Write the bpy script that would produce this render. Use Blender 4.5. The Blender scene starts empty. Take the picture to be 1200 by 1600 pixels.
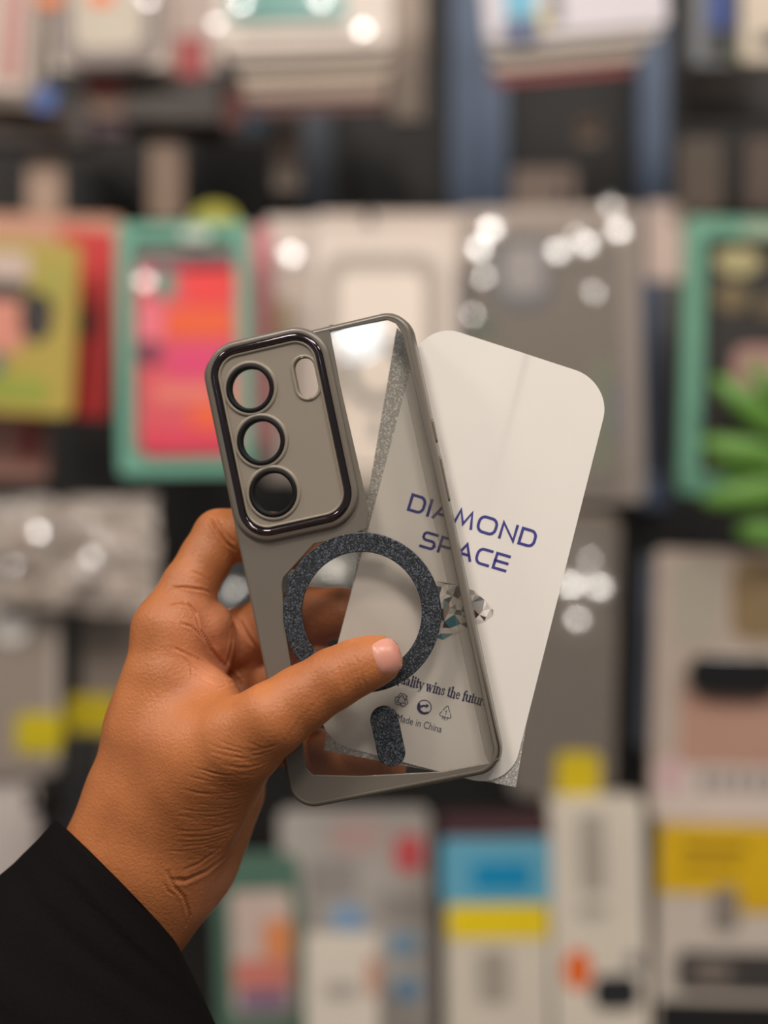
import bpy, bmesh, math, random
import numpy as np
from mathutils import Vector, Matrix
from mathutils.bvhtree import BVHTree
from mathutils.geometry import delaunay_2d_cdt

random.seed(7)
rng = np.random.default_rng(7)
SC = bpy.context.scene
COL = SC.collection

# ------------------------------------------------------------------ camera, world, lights, exposure
F = 2925.0                      # focal length in pixels of the 1200 x 1600 frame
CZ = 1.40                       # camera height
cam_d = bpy.data.cameras.new('camera')
cam = bpy.data.objects.new('camera', cam_d)
COL.objects.link(cam)
cam.location = (0, 0, CZ)
cam.rotation_euler = (math.pi / 2, 0, 0)
cam_d.sensor_fit = 'HORIZONTAL'
cam_d.sensor_width = 36
cam_d.lens = 36 * F / 1200
cam_d.clip_start = 0.05
cam_d.dof.use_dof = True
cam_d.dof.focus_distance = 0.643
cam_d.dof.aperture_fstop = 5.0
SC.camera = cam

w = bpy.data.worlds.new('world')
SC.world = w
w.use_nodes = True
w.node_tree.nodes['Background'].inputs[0].default_value = (1.0, 0.95, 0.91, 1)
w.node_tree.nodes['Background'].inputs[1].default_value = 0.21

LAMPS = []
def ceiling_or_glint_lamp(x, y, z, power, r, col=(1.0, 0.935, 0.865), aim=(0, 1.2, 1.35)):
    d = bpy.data.lights.new('ceiling_or_glint_lamp', 'AREA')
    d.shape = 'DISK'; d.size = r * 2; d.energy = power; d.color = col
    o = bpy.data.objects.new('ceiling_or_glint_lamp', d)
    COL.objects.link(o)
    o.location = (x, y, z)
    o.rotation_euler = (Vector(aim) - Vector((x, y, z))).to_track_quat('-Z', 'Y').to_euler()
    LAMPS.append(Vector((x, y, z)))
ceiling_or_glint_lamp(-0.55, -0.15, 2.62, 14, 0.16)
ceiling_or_glint_lamp(0.60, 0.00, 2.62, 10, 0.16)
ceiling_or_glint_lamp(0.05, -0.75, 2.62, 14.5, 0.22)
ceiling_or_glint_lamp(-1.30, 0.45, 2.62, 8.5, 0.16)
ceiling_or_glint_lamp(1.30, 0.40, 2.62, 7, 0.16)
# an unseen cool lamp, added behind the photographer to glint on the clear panel
ceiling_or_glint_lamp(-0.68, -1.32, 1.716, 0.38, 0.032, (0.85, 0.95, 1.0), (0, 0.65, 1.45))

SC.view_settings.view_transform = 'Standard'
SC.view_settings.look = 'None'
SC.view_settings.exposure = 0.0
SC.view_settings.gamma = 1.0
SC.view_settings.use_curve_mapping = False
try:
    SC.cycles.transparent_max_bounces = 24
    SC.cycles.max_bounces = 10
    SC.cycles.use_denoising = True
except Exception:
    pass

# ------------------------------------------------------------------ helpers
def at(px, py, Y):
    return Vector(((px - 600) / F * Y, Y, CZ + (800 - py) / F * Y))

def lin(c):
    out = []
    for v in c[:3]:
        v = v / 255.0
        out.append(v / 12.92 if v <= 0.04045 else ((v + 0.055) / 1.055) ** 2.4)
    return out

def mesh_obj(name, verts, faces, m=None, parent=None, smooth=False):
    me = bpy.data.meshes.new(name)
    me.from_pydata([tuple(v) for v in verts], [], [tuple(f) for f in faces])
    me.update()
    if smooth:
        me.polygons.foreach_set('use_smooth', [True] * len(me.polygons))
    o = bpy.data.objects.new(name, me)
    COL.objects.link(o)
    if m is not None:
        me.materials.append(m)
    if parent is not None:
        o.parent = parent
        o.matrix_parent_inverse = parent_inv(parent)
    return o

def parent_inv(p):
    M = p.matrix_basis.copy()
    q = p
    while q.parent is not None:
        M = q.parent.matrix_basis @ q.matrix_parent_inverse @ M
        q = q.parent
    return M.inverted()

def empty(name, loc):
    o = bpy.data.objects.new(name, None)
    o.empty_display_size = 0.02
    COL.objects.link(o)
    o.location = loc
    return o

def tag(o, label, cat, group=None):
    o['label'] = label
    o['category'] = cat
    if group:
        o['group'] = group
    return o

def structure(o):
    o['kind'] = 'structure'
    return o

MATS = {}
def mat(name, col, rough=0.5, metal=0.0, noise=0.06, scale=60.0, bump=0.0, coat=0.0, sss=0.0, spec=0.5):
    """principled surface whose colour carries a little procedural unevenness"""
    if name in MATS:
        return MATS[name]
    m = bpy.data.materials.new(name)
    m.use_nodes = True
    nt = m.node_tree
    b = nt.nodes['Principled BSDF']
    c = lin(col)
    tc = nt.nodes.new('ShaderNodeTexCoord')
    nz = nt.nodes.new('ShaderNodeTexNoise')
    nz.inputs['Scale'].default_value = scale
    nz.inputs['Detail'].default_value = 3
    nt.links.new(tc.outputs['Object'], nz.inputs['Vector'])
    mx = nt.nodes.new('ShaderNodeMix')
    mx.data_type = 'RGBA'
    mx.inputs[6].default_value = (*[max(0, v * (1 - noise)) for v in c], 1)
    mx.inputs[7].default_value = (*[min(1, v * (1 + noise)) for v in c], 1)
    nt.links.new(nz.outputs['Fac'], mx.inputs[0])
    nt.links.new(mx.outputs[2], b.inputs['Base Color'])
    b.inputs['Roughness'].default_value = rough
    b.inputs['Metallic'].default_value = metal
    b.inputs['Specular IOR Level'].default_value = spec
    b.inputs['Coat Weight'].default_value = coat
    b.inputs['Coat Roughness'].default_value = 0.08
    if sss:
        b.inputs['Subsurface Weight'].default_value = sss
        b.inputs['Subsurface Radius'].default_value = (1.0, 0.35, 0.2)
        b.inputs['Subsurface Scale'].default_value = 0.003
    if bump:
        bp = nt.nodes.new('ShaderNodeBump')
        bp.inputs['Strength'].default_value = bump
        bp.inputs['Distance'].default_value = 0.0005
        nt.links.new(nz.outputs['Fac'], bp.inputs['Height'])
        nt.links.new(bp.outputs['Normal'], b.inputs['Normal'])
    MATS[name] = m
    return m

def see_through(name, tint, gloss, rough, body=None, body_amt=0.0, facing=0.35):
    """thin clear plastic: tinted transparency under a glossy skin, optionally with some milky body"""
    m = bpy.data.materials.new(name)
    m.use_nodes = True
    nt = m.node_tree
    nt.nodes.clear()
    out = nt.nodes.new('ShaderNodeOutputMaterial')
    tr = nt.nodes.new('ShaderNodeBsdfTransparent')
    tr.inputs[0].default_value = (*tint, 1)
    gl = nt.nodes.new('ShaderNodeBsdfGlossy')
    gl.inputs['Roughness'].default_value = rough
    gl.inputs['Color'].default_value = (0.95, 0.95, 0.95, 1)
    lw = nt.nodes.new('ShaderNodeLayerWeight')
    lw.inputs[0].default_value = facing
    mu = nt.nodes.new('ShaderNodeMath'); mu.operation = 'MULTIPLY_ADD'
    mu.inputs[1].default_value = 0.5
    mu.inputs[2].default_value = gloss
    nt.links.new(lw.outputs['Fresnel'], mu.inputs[0])
    base = tr.outputs[0]
    if body is not None:
        df = nt.nodes.new('ShaderNodeBsdfDiffuse')
        df.inputs[0].default_value = (*lin(body), 1)
        mb = nt.nodes.new('ShaderNodeMixShader')
        mb.inputs[0].default_value = body_amt
        nt.links.new(tr.outputs[0], mb.inputs[1])
        nt.links.new(df.outputs[0], mb.inputs[2])
        base = mb.outputs[0]
    ms = nt.nodes.new('ShaderNodeMixShader')
    nt.links.new(mu.outputs[0], ms.inputs[0])
    nt.links.new(base, ms.inputs[1])
    nt.links.new(gl.outputs[0], ms.inputs[2])
    nt.links.new(ms.outputs[0], out.inputs['Surface'])
    return m

def glitter(name, dark, light, flake, rough=0.45, cover=None):
    """fine glitter: every flake cell has its own brightness and tilt"""
    m = bpy.data.materials.new(name)
    m.use_nodes = True
    nt = m.node_tree
    b = nt.nodes['Principled BSDF']
    tc = nt.nodes.new('ShaderNodeTexCoord')
    vo = nt.nodes.new('ShaderNodeTexVoronoi')
    vo.inputs['Scale'].default_value = flake
    nt.links.new(tc.outputs['Object'], vo.inputs['Vector'])
    sp = nt.nodes.new('ShaderNodeSeparateColor')
    nt.links.new(vo.outputs['Color'], sp.inputs[0])
    ra = nt.nodes.new('ShaderNodeValToRGB')
    e = ra.color_ramp.elements
    e[0].position = 0.15; e[0].color = (*lin(dark), 1)
    e[1].position = 1.0; e[1].color = (*lin(light), 1)
    mid = e.new(0.72); mid.color = (*[a * 0.75 + c * 0.25 for a, c in zip(lin(dark), lin(light))], 1)
    nt.links.new(sp.outputs[0], ra.inputs[0])
    nt.links.new(ra.outputs[0], b.inputs['Base Color'])
    bp = nt.nodes.new('ShaderNodeBump')
    bp.inputs['Strength'].default_value = 0.55
    bp.inputs['Distance'].default_value = 0.0003
    nt.links.new(sp.outputs[1], bp.inputs['Height'])
    nt.links.new(bp.outputs['Normal'], b.inputs['Normal'])
    b.inputs['Roughness'].default_value = rough
    b.inputs['Metallic'].default_value = 0.25
    return m

def rrect(x0, y0, x1, y1, r, n=7):
    """rounded rectangle, counter-clockwise, in the two coordinates given"""
    if x0 > x1: x0, x1 = x1, x0
    if y0 > y1: y0, y1 = y1, y0
    r = max(1e-6, min(r, (x1 - x0) / 2 - 1e-6, (y1 - y0) / 2 - 1e-6))
    P = []
    for cx, cy, a0 in ((x1 - r, y1 - r, 0), (x0 + r, y1 - r, 90), (x0 + r, y0 + r, 180), (x1 - r, y0 + r, 270)):
        for k in range(n):
            a = math.radians(a0 + 90 * k / (n - 1))
            P.append((cx + r * math.cos(a), cy + r * math.sin(a)))
    return P

def circle(cx, cy, rx, ry=None, n=48):
    ry = rx if ry is None else ry
    return [(cx + rx * math.cos(2 * math.pi * k / n), cy + ry * math.sin(2 * math.pi * k / n)) for k in range(n)]

def area2(P):
    return sum(P[i - 1][0] * P[i][1] - P[i][0] * P[i - 1][1] for i in range(len(P)))

def inset(P, d):
    """move a closed outline inwards by d"""
    if area2(P) < 0: P = P[::-1]
    n = len(P); out = []
    for i in range(n):
        a, b, c = Vector(P[i - 1]), Vector(P[i]), Vector(P[(i + 1) % n])
        e1 = (b - a); e2 = (c - b)
        if e1.length < 1e-9: e1 = e2
        if e2.length < 1e-9: e2 = e1
        e1.normalize(); e2.normalize()
        nn = Vector((-(e1.y + e2.y), e1.x + e2.x))
        if nn.length < 1e-6: nn = Vector((-e1.y, e1.x))
        nn.normalize()
        k = max(0.4, nn.dot(Vector((-e1.y, e1.x))))
        out.append(tuple(b + nn * (d / k)))
    return out

def flat_plate(outer, holes, w0, w1, bev):
    """a plate with holes between heights w0 and w1, edges of the w1 side rounded off by bev: returns verts, faces"""
    bm = bmesh.new()
    loops = [outer if area2(outer) > 0 else outer[::-1]] + [h if area2(h) < 0 else h[::-1] for h in holes]
    rings_top, rings_bot = [], []
    for L in loops:
        solid = area2(L) > 0
        def off(d):
            if solid: return inset(L, d)
            return inset(L[::-1], -d)[::-1]
        prof = [(0.0, w0), (0.0, w1 - bev), (bev * 0.3, w1 - bev * 0.3), (bev, w1)] if bev > 0 else [(0, w0), (0, w1)]
        prev = None
        for k, (d, z) in enumerate(prof):
            Q = off(d) if d > 0 else L
            ring = [bm.verts.new((x, y, z)) for x, y in Q]
            if prev:
                n = len(ring)
                for i in range(n):
                    bm.faces.new((prev[i], prev[(i + 1) % n], ring[(i + 1) % n], ring[i]))
            else:
                rings_bot.append(ring)
            prev = ring
        rings_top.append(prev)
    for rings, up in ((rings_top, True), (rings_bot, False)):
        if len(rings) == 1:
            bm.faces.new(rings[0] if up else rings[0][::-1])
        else:
            pts, segs = [], []
            for r in rings:
                b0 = len(pts)
                pts += [Vector((v.co.x, v.co.y)) for v in r]
                segs += [(b0 + i, b0 + (i + 1) % len(r)) for i in range(len(r))]
            cv, _, cf, cmap, _, _ = delaunay_2d_cdt(pts, segs, [], 1, 1e-9)
            flat = [v for r in rings for v in r]
            zz = rings[0][0].co.z
            vm = [flat[m_[0]] if m_ else bm.verts.new((p_.x, p_.y, zz)) for p_, m_ in zip(cv, cmap)]
            def within(x, y, r):
                c_ = False
                for i in range(len(r)):
                    a_, b_ = r[i - 1].co, r[i].co
                    if (a_.y > y) != (b_.y > y) and x < (b_.x - a_.x) * (y - a_.y) / (b_.y - a_.y) + a_.x: c_ = not c_
                return c_
            for f in cf:
                gx_ = sum(cv[i].x for i in f) / len(f); gy_ = sum(cv[i].y for i in f) / len(f)
                if within(gx_, gy_, rings[0]) and not any(within(gx_, gy_, r) for r in rings[1:]):
                    try: bm.faces.new([vm[i] for i in f])
                    except ValueError: pass
    bmesh.ops.recalc_face_normals(bm, faces=bm.faces[:])
    bm.verts.index_update()
    V = [v.co.copy() for v in bm.verts]
    Fc = [[v.index for v in f.verts] for f in bm.faces]
    bm.free()
    return V, Fc

def band(outlines):
    """closed sweep through a list of (outline, height): the last joins the first"""
    V, Fc = [], []
    n = len(outlines[0][0])
    for P, z in outlines:
        V += [(x, y, z) for x, y in P]
    k = len(outlines)
    for a in range(k):
        b = (a + 1) % k
        for i in range(n):
            j = (i + 1) % n
            Fc.append((a * n + i, a * n + j, b * n + j, b * n + i))
    return V, Fc

def recalc(o):
    bm = bmesh.new(); bm.from_mesh(o.data)
    bmesh.ops.recalc_face_normals(bm, faces=bm.faces[:])
    bm.to_mesh(o.data); bm.free()
    return o

def ribbon(strokes, wd, z0, z1):
    """thick flat pen strokes: list of polylines"""
    V, Fc = [], []
    for S in strokes:
        closed = (S[0] == S[-1])
        P = [Vector(p) for p in (S[:-1] if closed else S)]
        n = len(P)
        base = len(V)
        for i in range(n):
            a = P[i - 1] if (i > 0 or closed) else None
            c = P[(i + 1) % n] if (i < n - 1 or closed) else None
            d1 = (P[i] - a).normalized() if a is not None else (c - P[i]).normalized()
            d2 = (c - P[i]).normalized() if c is not None else d1
            nn = Vector((-(d1.y + d2.y), d1.x + d2.x))
            nn = nn.normalized() if nn.length > 1e-6 else Vector((-d1.y, d1.x))
            k = max(0.5, nn.dot(Vector((-d1.y, d1.x))))
            e = Vector((0, 0))
            if a is None: e = -d2 * wd * 0.5
            if c is None: e = d1 * wd * 0.5
            for s in (-1, 1):
                q = P[i] + nn * (s * wd / 2 / k) + e
                V.append((q.x, q.y, z1))
        for i in range(n if closed else n - 1):
            j = (i + 1) % n
            Fc.append((base + 2 * i, base + 2 * j, base + 2 * j + 1, base + 2 * i + 1))
    return V, Fc

# ------------------------------------------------------------------ the shop wall behind
WALL_Y = 1.86
def wall_box(name, x0, x1, y0, y1, z0, z1, m):
    V = [(x, y, z) for x in (x0, x1) for y in (y0, y1) for z in (z0, z1)]
    Fc = [(0, 1, 3, 2), (4, 6, 7, 5), (0, 4, 5, 1), (2, 3, 7, 6), (0, 2, 6, 4), (1, 5, 7, 3)]
    return structure(recalc(mesh_obj(name, V, Fc, m)))

dark_wall = mat('dark_slatwall', (22, 18, 16), 0.6, scale=8, noise=0.25)
wall_box('wall_back', -1.8, 1.8, WALL_Y, WALL_Y + 0.05, 0, 2.7, dark_wall)
wall_box('floor', -1.8, 1.8, -1.6, WALL_Y, -0.05, 0, mat('floor_tile', (120, 112, 104), 0.4, scale=4))
wall_box('ceiling', -1.8, 1.8, -1.6, WALL_Y, 2.7, 2.75, mat('ceiling_paint', (190, 182, 172), 0.8, scale=4))
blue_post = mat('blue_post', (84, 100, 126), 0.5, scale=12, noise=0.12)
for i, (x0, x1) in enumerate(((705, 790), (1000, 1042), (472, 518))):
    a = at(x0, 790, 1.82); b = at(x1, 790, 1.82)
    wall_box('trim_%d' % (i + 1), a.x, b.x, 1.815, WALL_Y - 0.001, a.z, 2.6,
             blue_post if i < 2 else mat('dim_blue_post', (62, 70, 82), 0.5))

# ------------------------------------------------------------------ packages on the hooks
def cname(c):
    return 'print_%02x%02x%02x' % tuple(c)

def col_mat(c, kind='card'):
    if kind == 'gloss':
        return mat('gloss_' + cname(c), c, 0.18, noise=0.05, scale=25, coat=0.4)
    return mat(cname(c), c, 0.42, noise=0.07, scale=25)

class Pack:
    """one hanging package: a root at its base and parts laid out on its own upright face"""
    def __init__(s, name, label, cat, rect, Y, tilt=0.0, turn=0.0, group=None):
        s.Y = Y
        s.k = Y / F
        x0, y0, x1, y1 = rect
        s.cx, s.cy = (x0 + x1) / 2, (y0 + y1) / 2
        base = at(s.cx, y1, Y)
        s.root = empty(name, base)
        s.M = (Matrix.Translation(at(s.cx, s.cy, Y)) @ Matrix.Rotation(math.radians(turn), 4, 'Z')
               @ Matrix.Rotation(math.radians(tilt), 4, 'Y') @ Matrix.Rotation(math.pi / 2, 4, 'X'))
        tag(s.root, label, cat, group)
    def P(s, L):
        return [((x - s.cx) * s.k, (s.cy - y) * s.k) for x, y in L]
    def add(s, name, V, Fc, m, parent=None, smooth=False):
        return mesh_obj(name, [s.M @ Vector(v) for v in V], Fc, m, parent or s.root, smooth)
    def rect(s, name, x0, y0, x1, y1, c, w0=0, w1=2, r=6, kind='card', parent=None):
        V, Fc = flat_plate(s.P(rrect(x0, y0, x1, y1, r)), [], w0 / 1000, w1 / 1000, min(0.0008, (w1 - w0) / 3000))
        return s.add(name, V, Fc, c if isinstance(c, bpy.types.Material) else col_mat(c, kind), parent)
    def poly(s, name, L, c, w0=0, w1=2, kind='card', parent=None):
        V, Fc = flat_plate(s.P(L), [], w0 / 1000, w1 / 1000, 0)
        return s.add(name, V, Fc, col_mat(c, kind), parent)
    def frame(s, name, x0, y0, x1, y1, bar, c, w0=0, w1=4, r=8, ri=6, kind='card', parent=None):
        V, Fc = flat_plate(s.P(rrect(x0, y0, x1, y1, r)), [s.P(rrect(x0 + bar, y0 + bar, x1 - bar, y1 - bar, ri))],
                           w0 / 1000, w1 / 1000, 0.0006)
        return s.add(name, V, Fc, c if isinstance(c, bpy.types.Material) else col_mat(c, kind), parent)
    def disc(s, name, cx, cy, rx, ry, c, w0=0, w1=2, kind='card', parent=None):
        V, Fc = flat_plate(s.P(circle(cx, cy, rx, ry, 28)), [], w0 / 1000, w1 / 1000, 0.0002)
        return s.add(name, V, Fc, col_mat(c, kind), parent)
    def ring(s, name, cx, cy, r1, r0, c, w0=0, w1=2):
        V, Fc = flat_plate(s.P(circle(cx, cy, r1)), [s.P(circle(cx, cy, r0))], w0 / 1000, w1 / 1000, 0.0002)
        return s.add(name, V, Fc, col_mat(c))
    def glint(s, name, px, py, size, lamp, m, w=6):
        """a small taut fold of the plastic wrap, leaning so that it mirrors a ceiling lamp"""
        c = s.M @ Vector(((px - s.cx) * s.k, (s.cy - py) * s.k, w / 1000))
        to_cam = (Vector((0, 0, CZ)) - c).normalized()
        to_l = (LAMPS[lamp] - c).normalized()
        n = (to_cam + to_l).normalized()
        a = n.orthogonal().normalized(); b = n.cross(a)
        R = size * s.k
        V = [c + n * R * 0.05]; Fc = []
        for j in (1, 2, 3):
            for i in range(16):
                t = 2 * math.pi * i / 16
                q = j / 3
                V.append(c + (a * math.cos(t) + b * math.sin(t)) * R * q + n * R * 0.05 * (1 - q * q))
        for i in range(16):
            Fc.append((0, 1 + i, 1 + (i + 1) % 16))
            for j in (0, 1):
                Fc.append((1 + j * 16 + i, 1 + (j + 1) * 16 + i, 1 + (j + 1) * 16 + (i + 1) % 16, 1 + j * 16 + (i + 1) % 16))
        return mesh_obj(name, V, Fc, m, s.root, True)
    def crumple(s, name, x0, y0, x1, y1, m, amp=10, w=6, seed=1, n=26):
        """a crinkled sheet of plastic film, thick enough to have two sides"""
        g = np.random.default_rng(seed)
        lat = g.normal(0, 1, (9, 9, 3))
        V, Fc = [], []
        for j in range(n + 1):
            for i in range(n + 1):
                u, v = i / n, j / n
                x = x0 + (x1 - x0) * u; y = y0 + (y1 - y0) * v
                iu, iv = min(7, int(u * 8)), min(7, int(v * 8))
                fu, fv = u * 8 - iu, v * 8 - iv
                d = (lat[iv, iu] * (1 - fu) * (1 - fv) + lat[iv, iu + 1] * fu * (1 - fv) + lat[iv + 1, iu] * (1 - fu) * fv + lat[iv + 1, iu + 1] * fu * fv)
                e = 0.25 + 0.75 * min(1, 4 * min(u, 1 - u, v, 1 - v))
                V.append(((x + d[0] * 6 - s.cx) * s.k, (s.cy - y + d[1] * 6) * s.k, (w + abs(d[2]) * amp * e) / 1000))
        for j in range(n):
            for i in range(n):
                a = j * (n + 1) + i
                Fc.append((a, a + 1, a + n + 2, a + n + 1))
        return s.add(name, V, Fc, m)

GLINT = see_through('glossy_wrap_fold', (0.9, 0.9, 0.9), 0.13, 0.14)
WRAP = see_through('clear_wrap', (0.92, 0.92, 0.92), 0.03, 0.12, (200, 190, 182), 0.10)
BAG = see_through('crinkled_bag_film', (0.85, 0.83, 0.8), 0.02, 0.3, (205, 190, 178), 0.6)
DARKBAG = see_through('clear_bag_film', (0.80, 0.80, 0.80), 0.03, 0.08, (190, 190, 185), 0.03, 0.08)

hook_m = mat('dark_hook_steel', (40, 38, 37), 0.35, 0.8)
def hook(px, py, Y, label, rad=0.0028, pw=0.012):
    """a peg hook: rod out of the wall with a turned-up tip and a plate on the wall"""
    c = at(px, py, Y - 0.012)
    root = empty('peg_hook', (c.x, WALL_Y, c.z))
    tag(root, label, 'hook', 'peg hooks on the shop wall')
    def tube(name, pts, r):
        V, Fc = [], []
        for k, p in enumerate(pts):
            t = (Vector(pts[min(k + 1, len(pts) - 1)]) - Vector(pts[max(k - 1, 0)])).normalized()
            a = t.orthogonal().normalized(); b = t.cross(a)
            for i in range(8):
                th = 2 * math.pi * i / 8
                V.append(Vector(p) + (a * math.cos(th) + b * math.sin(th)) * r)
        for k in range(len(pts) - 1):
            for i in range(8):
                Fc.append((k * 8 + i, k * 8 + (i + 1) % 8, k * 8 + 8 + (i + 1) % 8, k * 8 + 8 + i))
        Fc.append(tuple(range(8))); Fc.append(tuple(range(len(pts) * 8 - 8, len(pts) * 8)))
        return recalc(mesh_obj(name, V, Fc, hook_m, root, True))
    tube('rod', [(c.x, WALL_Y - 0.002, c.z)] + [(c.x, c.y + 0.02, c.z), (c.x, c.y + 0.006, c.z + 0.002), (c.x, c.y, c.z + 0.014)], rad)
    V, Fc = flat_plate(rrect(-pw, -0.02, pw, 0.02, pw / 3), [], 0, 0.004, 0.001)
    mesh_obj('plate', [Vector((c.x + v[0], WALL_Y - 0.0005 - v[2], c.z + v[1])) for v in V], Fc, hook_m, root)

# ---- upper row
g = 'packages on the upper hooks'
p = Pack('case_package', 'grey phone case package with pink panel at the top left edge', 'package', (-40, -160, 78, 165), 1.50, 4, group=g)
p.rect('backing', -40, -160, 78, 165, (196, 178, 164))
p.frame('case_edge', -36, -150, 70, 158, 14, (120, 108, 100), 2, 6, 26, 20)
p.rect('pink_panel', 8, -140, 40, 125, (184, 132, 126), 2, 4, 8)
p.rect('blue_tag', 62, 132, 100, 172, (58, 88, 150), 3, 5, 6)
p = Pack('case_package', 'pale package with dark grey case outline and orange marks in the upper row', 'package', (80, -150, 258, 108), 1.50, -2, group=g)
p.rect('backing', 80, -150, 258, 108, (214, 198, 186))
p.frame('case_edge', 86, -140, 250, 104, 26, (134, 120, 114), 2, 7, 40, 26)
p.rect('orange_mark', 60, -12, 98, 12, (232, 124, 52), 7, 8, 5)
p.rect('orange_mark', 140, -16, 176, 10, (236, 112, 46), 3, 4, 5)
p.rect('clear_window', 118, -130, 216, 92, (198, 186, 168), 2, 3, 14)
p.glint('wrap_fold', 232, 6, 15, 1, GLINT, 8)
p = Pack('case_package', 'pinkish white package with a red tag near its foot in the upper row', 'package', (252, -150, 345, 112), 1.53, 0, group=g)
p.rect('backing', 252, -150, 345, 112, (224, 200, 188))
p.rect('red_tag', 276, 58, 322, 122, (196, 66, 66), 2, 4, 10)
p = Pack('carton', 'dark brown carton with red end hanging below the pale packages', 'box', (130, 112, 345, 188), 1.53, 2, group=g)
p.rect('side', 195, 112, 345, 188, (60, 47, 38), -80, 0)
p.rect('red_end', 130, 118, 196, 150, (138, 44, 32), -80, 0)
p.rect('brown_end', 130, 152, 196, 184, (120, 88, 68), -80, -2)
p = Pack('pouch', 'small dark purple pouch beneath the brown carton', 'package', (146, 182, 200, 218), 1.55, 0)
p.rect('body', 146, 182, 200, 218, (66, 34, 48), 0, 10, 12)
p = Pack('pouch', 'small red-brown pouch beside the fanned white stack', 'package', (342, 140, 388, 200), 1.55, 0)
p.rect('body', 342, 140, 388, 200, (124, 54, 42), 0, 10, 14)
p = Pack('pouch', 'small slate blue pouch below the fanned white stack', 'package', (380, 168, 422, 208), 1.55, 0)
p.rect('body', 380, 168, 422, 208, (70, 96, 116), 0, 10, 14)
p = Pack('carton', 'long brown carton edge in the shade at the far left', 'box', (-40, 172, 150, 236), 1.56, 0)
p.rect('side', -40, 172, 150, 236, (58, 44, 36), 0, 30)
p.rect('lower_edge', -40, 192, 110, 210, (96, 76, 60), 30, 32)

g = 'fanned stack of white packages'
zb = (800 - 74) / F * 1.46
layers = [((222, 208, 196), 1.460, 'front white package with teal window in the fanned stack'),
          ((194, 176, 162), 1.464, 'second package back in the fanned white stack, cream edge'),
          ((100, 95, 90), 1.468, 'third package back in the fanned white stack, grey edge'),
          ((180, 161, 143), 1.472, 'fourth package back in the fanned white stack, tan edge'),
          ((146, 124, 109), 1.476, 'fifth package back in the fanned white stack, light brown edge'),
          ((84, 36, 31), 1.480, 'hindmost dark red package of the fanned white stack')]
for i, (c, Y, lab) in enumerate(layers):
    yb = 800 - zb * F / Y
    xs = 1.46 / Y
    x0, x1 = 338 + i * 10, 612 - i * 2
    yb = 74 + (0, 20, 30, 54, 84, 104)[i]
    p = Pack('flat_package', lab, 'package', (x0, yb - 230, x1, yb), Y, (-1, -2, -3, -3, -1, -2)[i], group=g)
    p.rect('card', x0, yb - 230, x1, yb, c, 0, 3, 14)
    if i == 0:
        p.rect('teal_window', 356, -120, 540, 36, (104, 156, 148), 3, 5, 10, 'gloss')
        p.rect('grey_strip', 372, 46, 545, 58, (172, 158, 148), 3, 4, 4)
        for q in ((378, 8, 15, 0), (500, 6, 18, 1), (338, 38, 15, 2), (566, 52, 16, 0)):
            p.glint('wrap_fold', q[0], q[1], q[2], q[3], GLINT, 9)
p = Pack('pouch', 'small pale blue tag at the right of the fanned white stack', 'tag', (574, 70, 606, 104), 1.50, 0)
p.rect('body', 574, 70, 606, 104, (120, 150, 158), 0, 4, 14)
p = Pack('tall_package', 'tall grey brown package side between the two white stacks', 'package', (612, -160, 664, 190), 1.62, 0)
p.rect('side', 612, -160, 664, 190, (156, 136, 120), 0, 10)

g = 'slanted stack of white packages'
zb = (800 - 52) / F * 1.46
layers = [((214, 206, 212), 1.46, 'front lilac white package with small pictures in the slanted stack'),
          ((192, 180, 170), 1.464, 'second package back in the slanted stack, cream edge'),
          ((128, 116, 108), 1.468, 'third package back in the slanted stack, grey edge'),
          ((174, 158, 144), 1.472, 'fourth package back in the slanted stack, tan edge'),
          ((124, 30, 30), 1.476, 'hindmost red package of the slanted stack')]
for i, (c, Y, lab) in enumerate(layers):
    yb = 800 - zb * F / Y
    xs = 1.46 / Y
    x0, x1 = 748 + i * 3, 1036 - i * 14
    yb = 52 + (0, 22, 32, 54, 74)[i]
    p = Pack('flat_package', lab, 'package', (x0, yb - 230, x1, yb), Y, -5, group=g)
    p.rect('card', x0, yb - 230, x1, yb, c, 0, 3, 12)
    if i == 0:
        p.rect('picture', 782, -30, 830, 22, (108, 180, 206), 3, 4, 6)
        p.rect('picture', 776, 24, 832, 60, (84, 96, 128), 3, 4, 6)
        p.rect('picture', 834, 10, 848, 44, (206, 190, 96), 3, 4, 6)
        p.rect('picture', 850, -60, 872, 36, (130, 124, 126), 3, 4, 6)
p = Pack('gadget_package', 'dark grey package with a blue and black panel at the top right', 'package', (1078, -160, 1152, 104), 1.52, 0)
p.rect('backing', 1078, -160, 1152, 104, (116, 118, 122), 0, 6)
p.rect('blue_panel', 1102, -150, 1144, 48, (22, 62, 140), 6, 8)
p.rect('black_panel', 1102, 48, 1140, 94, (24, 22, 24), 6, 8)
p.disc('green_mark', 1148, 88, 9, 12, (120, 130, 60), 6, 8)
p = Pack('gadget_package', 'cream package with a black slot at the top right corner', 'package', (1156, -160, 1290, 100), 1.50, 0)
p.rect('backing', 1156, -160, 1290, 100, (208, 192, 172), 0, 8)
p.rect('black_slot', 1180, 56, 1290, 80, (30, 26, 24), 8, 9)
p = Pack('carton', 'dark carton edge under the cream package at right', 'box', (1060, 112, 1290, 190), 1.68, 0)
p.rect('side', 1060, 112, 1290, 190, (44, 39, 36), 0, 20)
p.rect('light_edge', 1080, 132, 1180, 146, (88, 78, 70), 20, 21)

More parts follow.
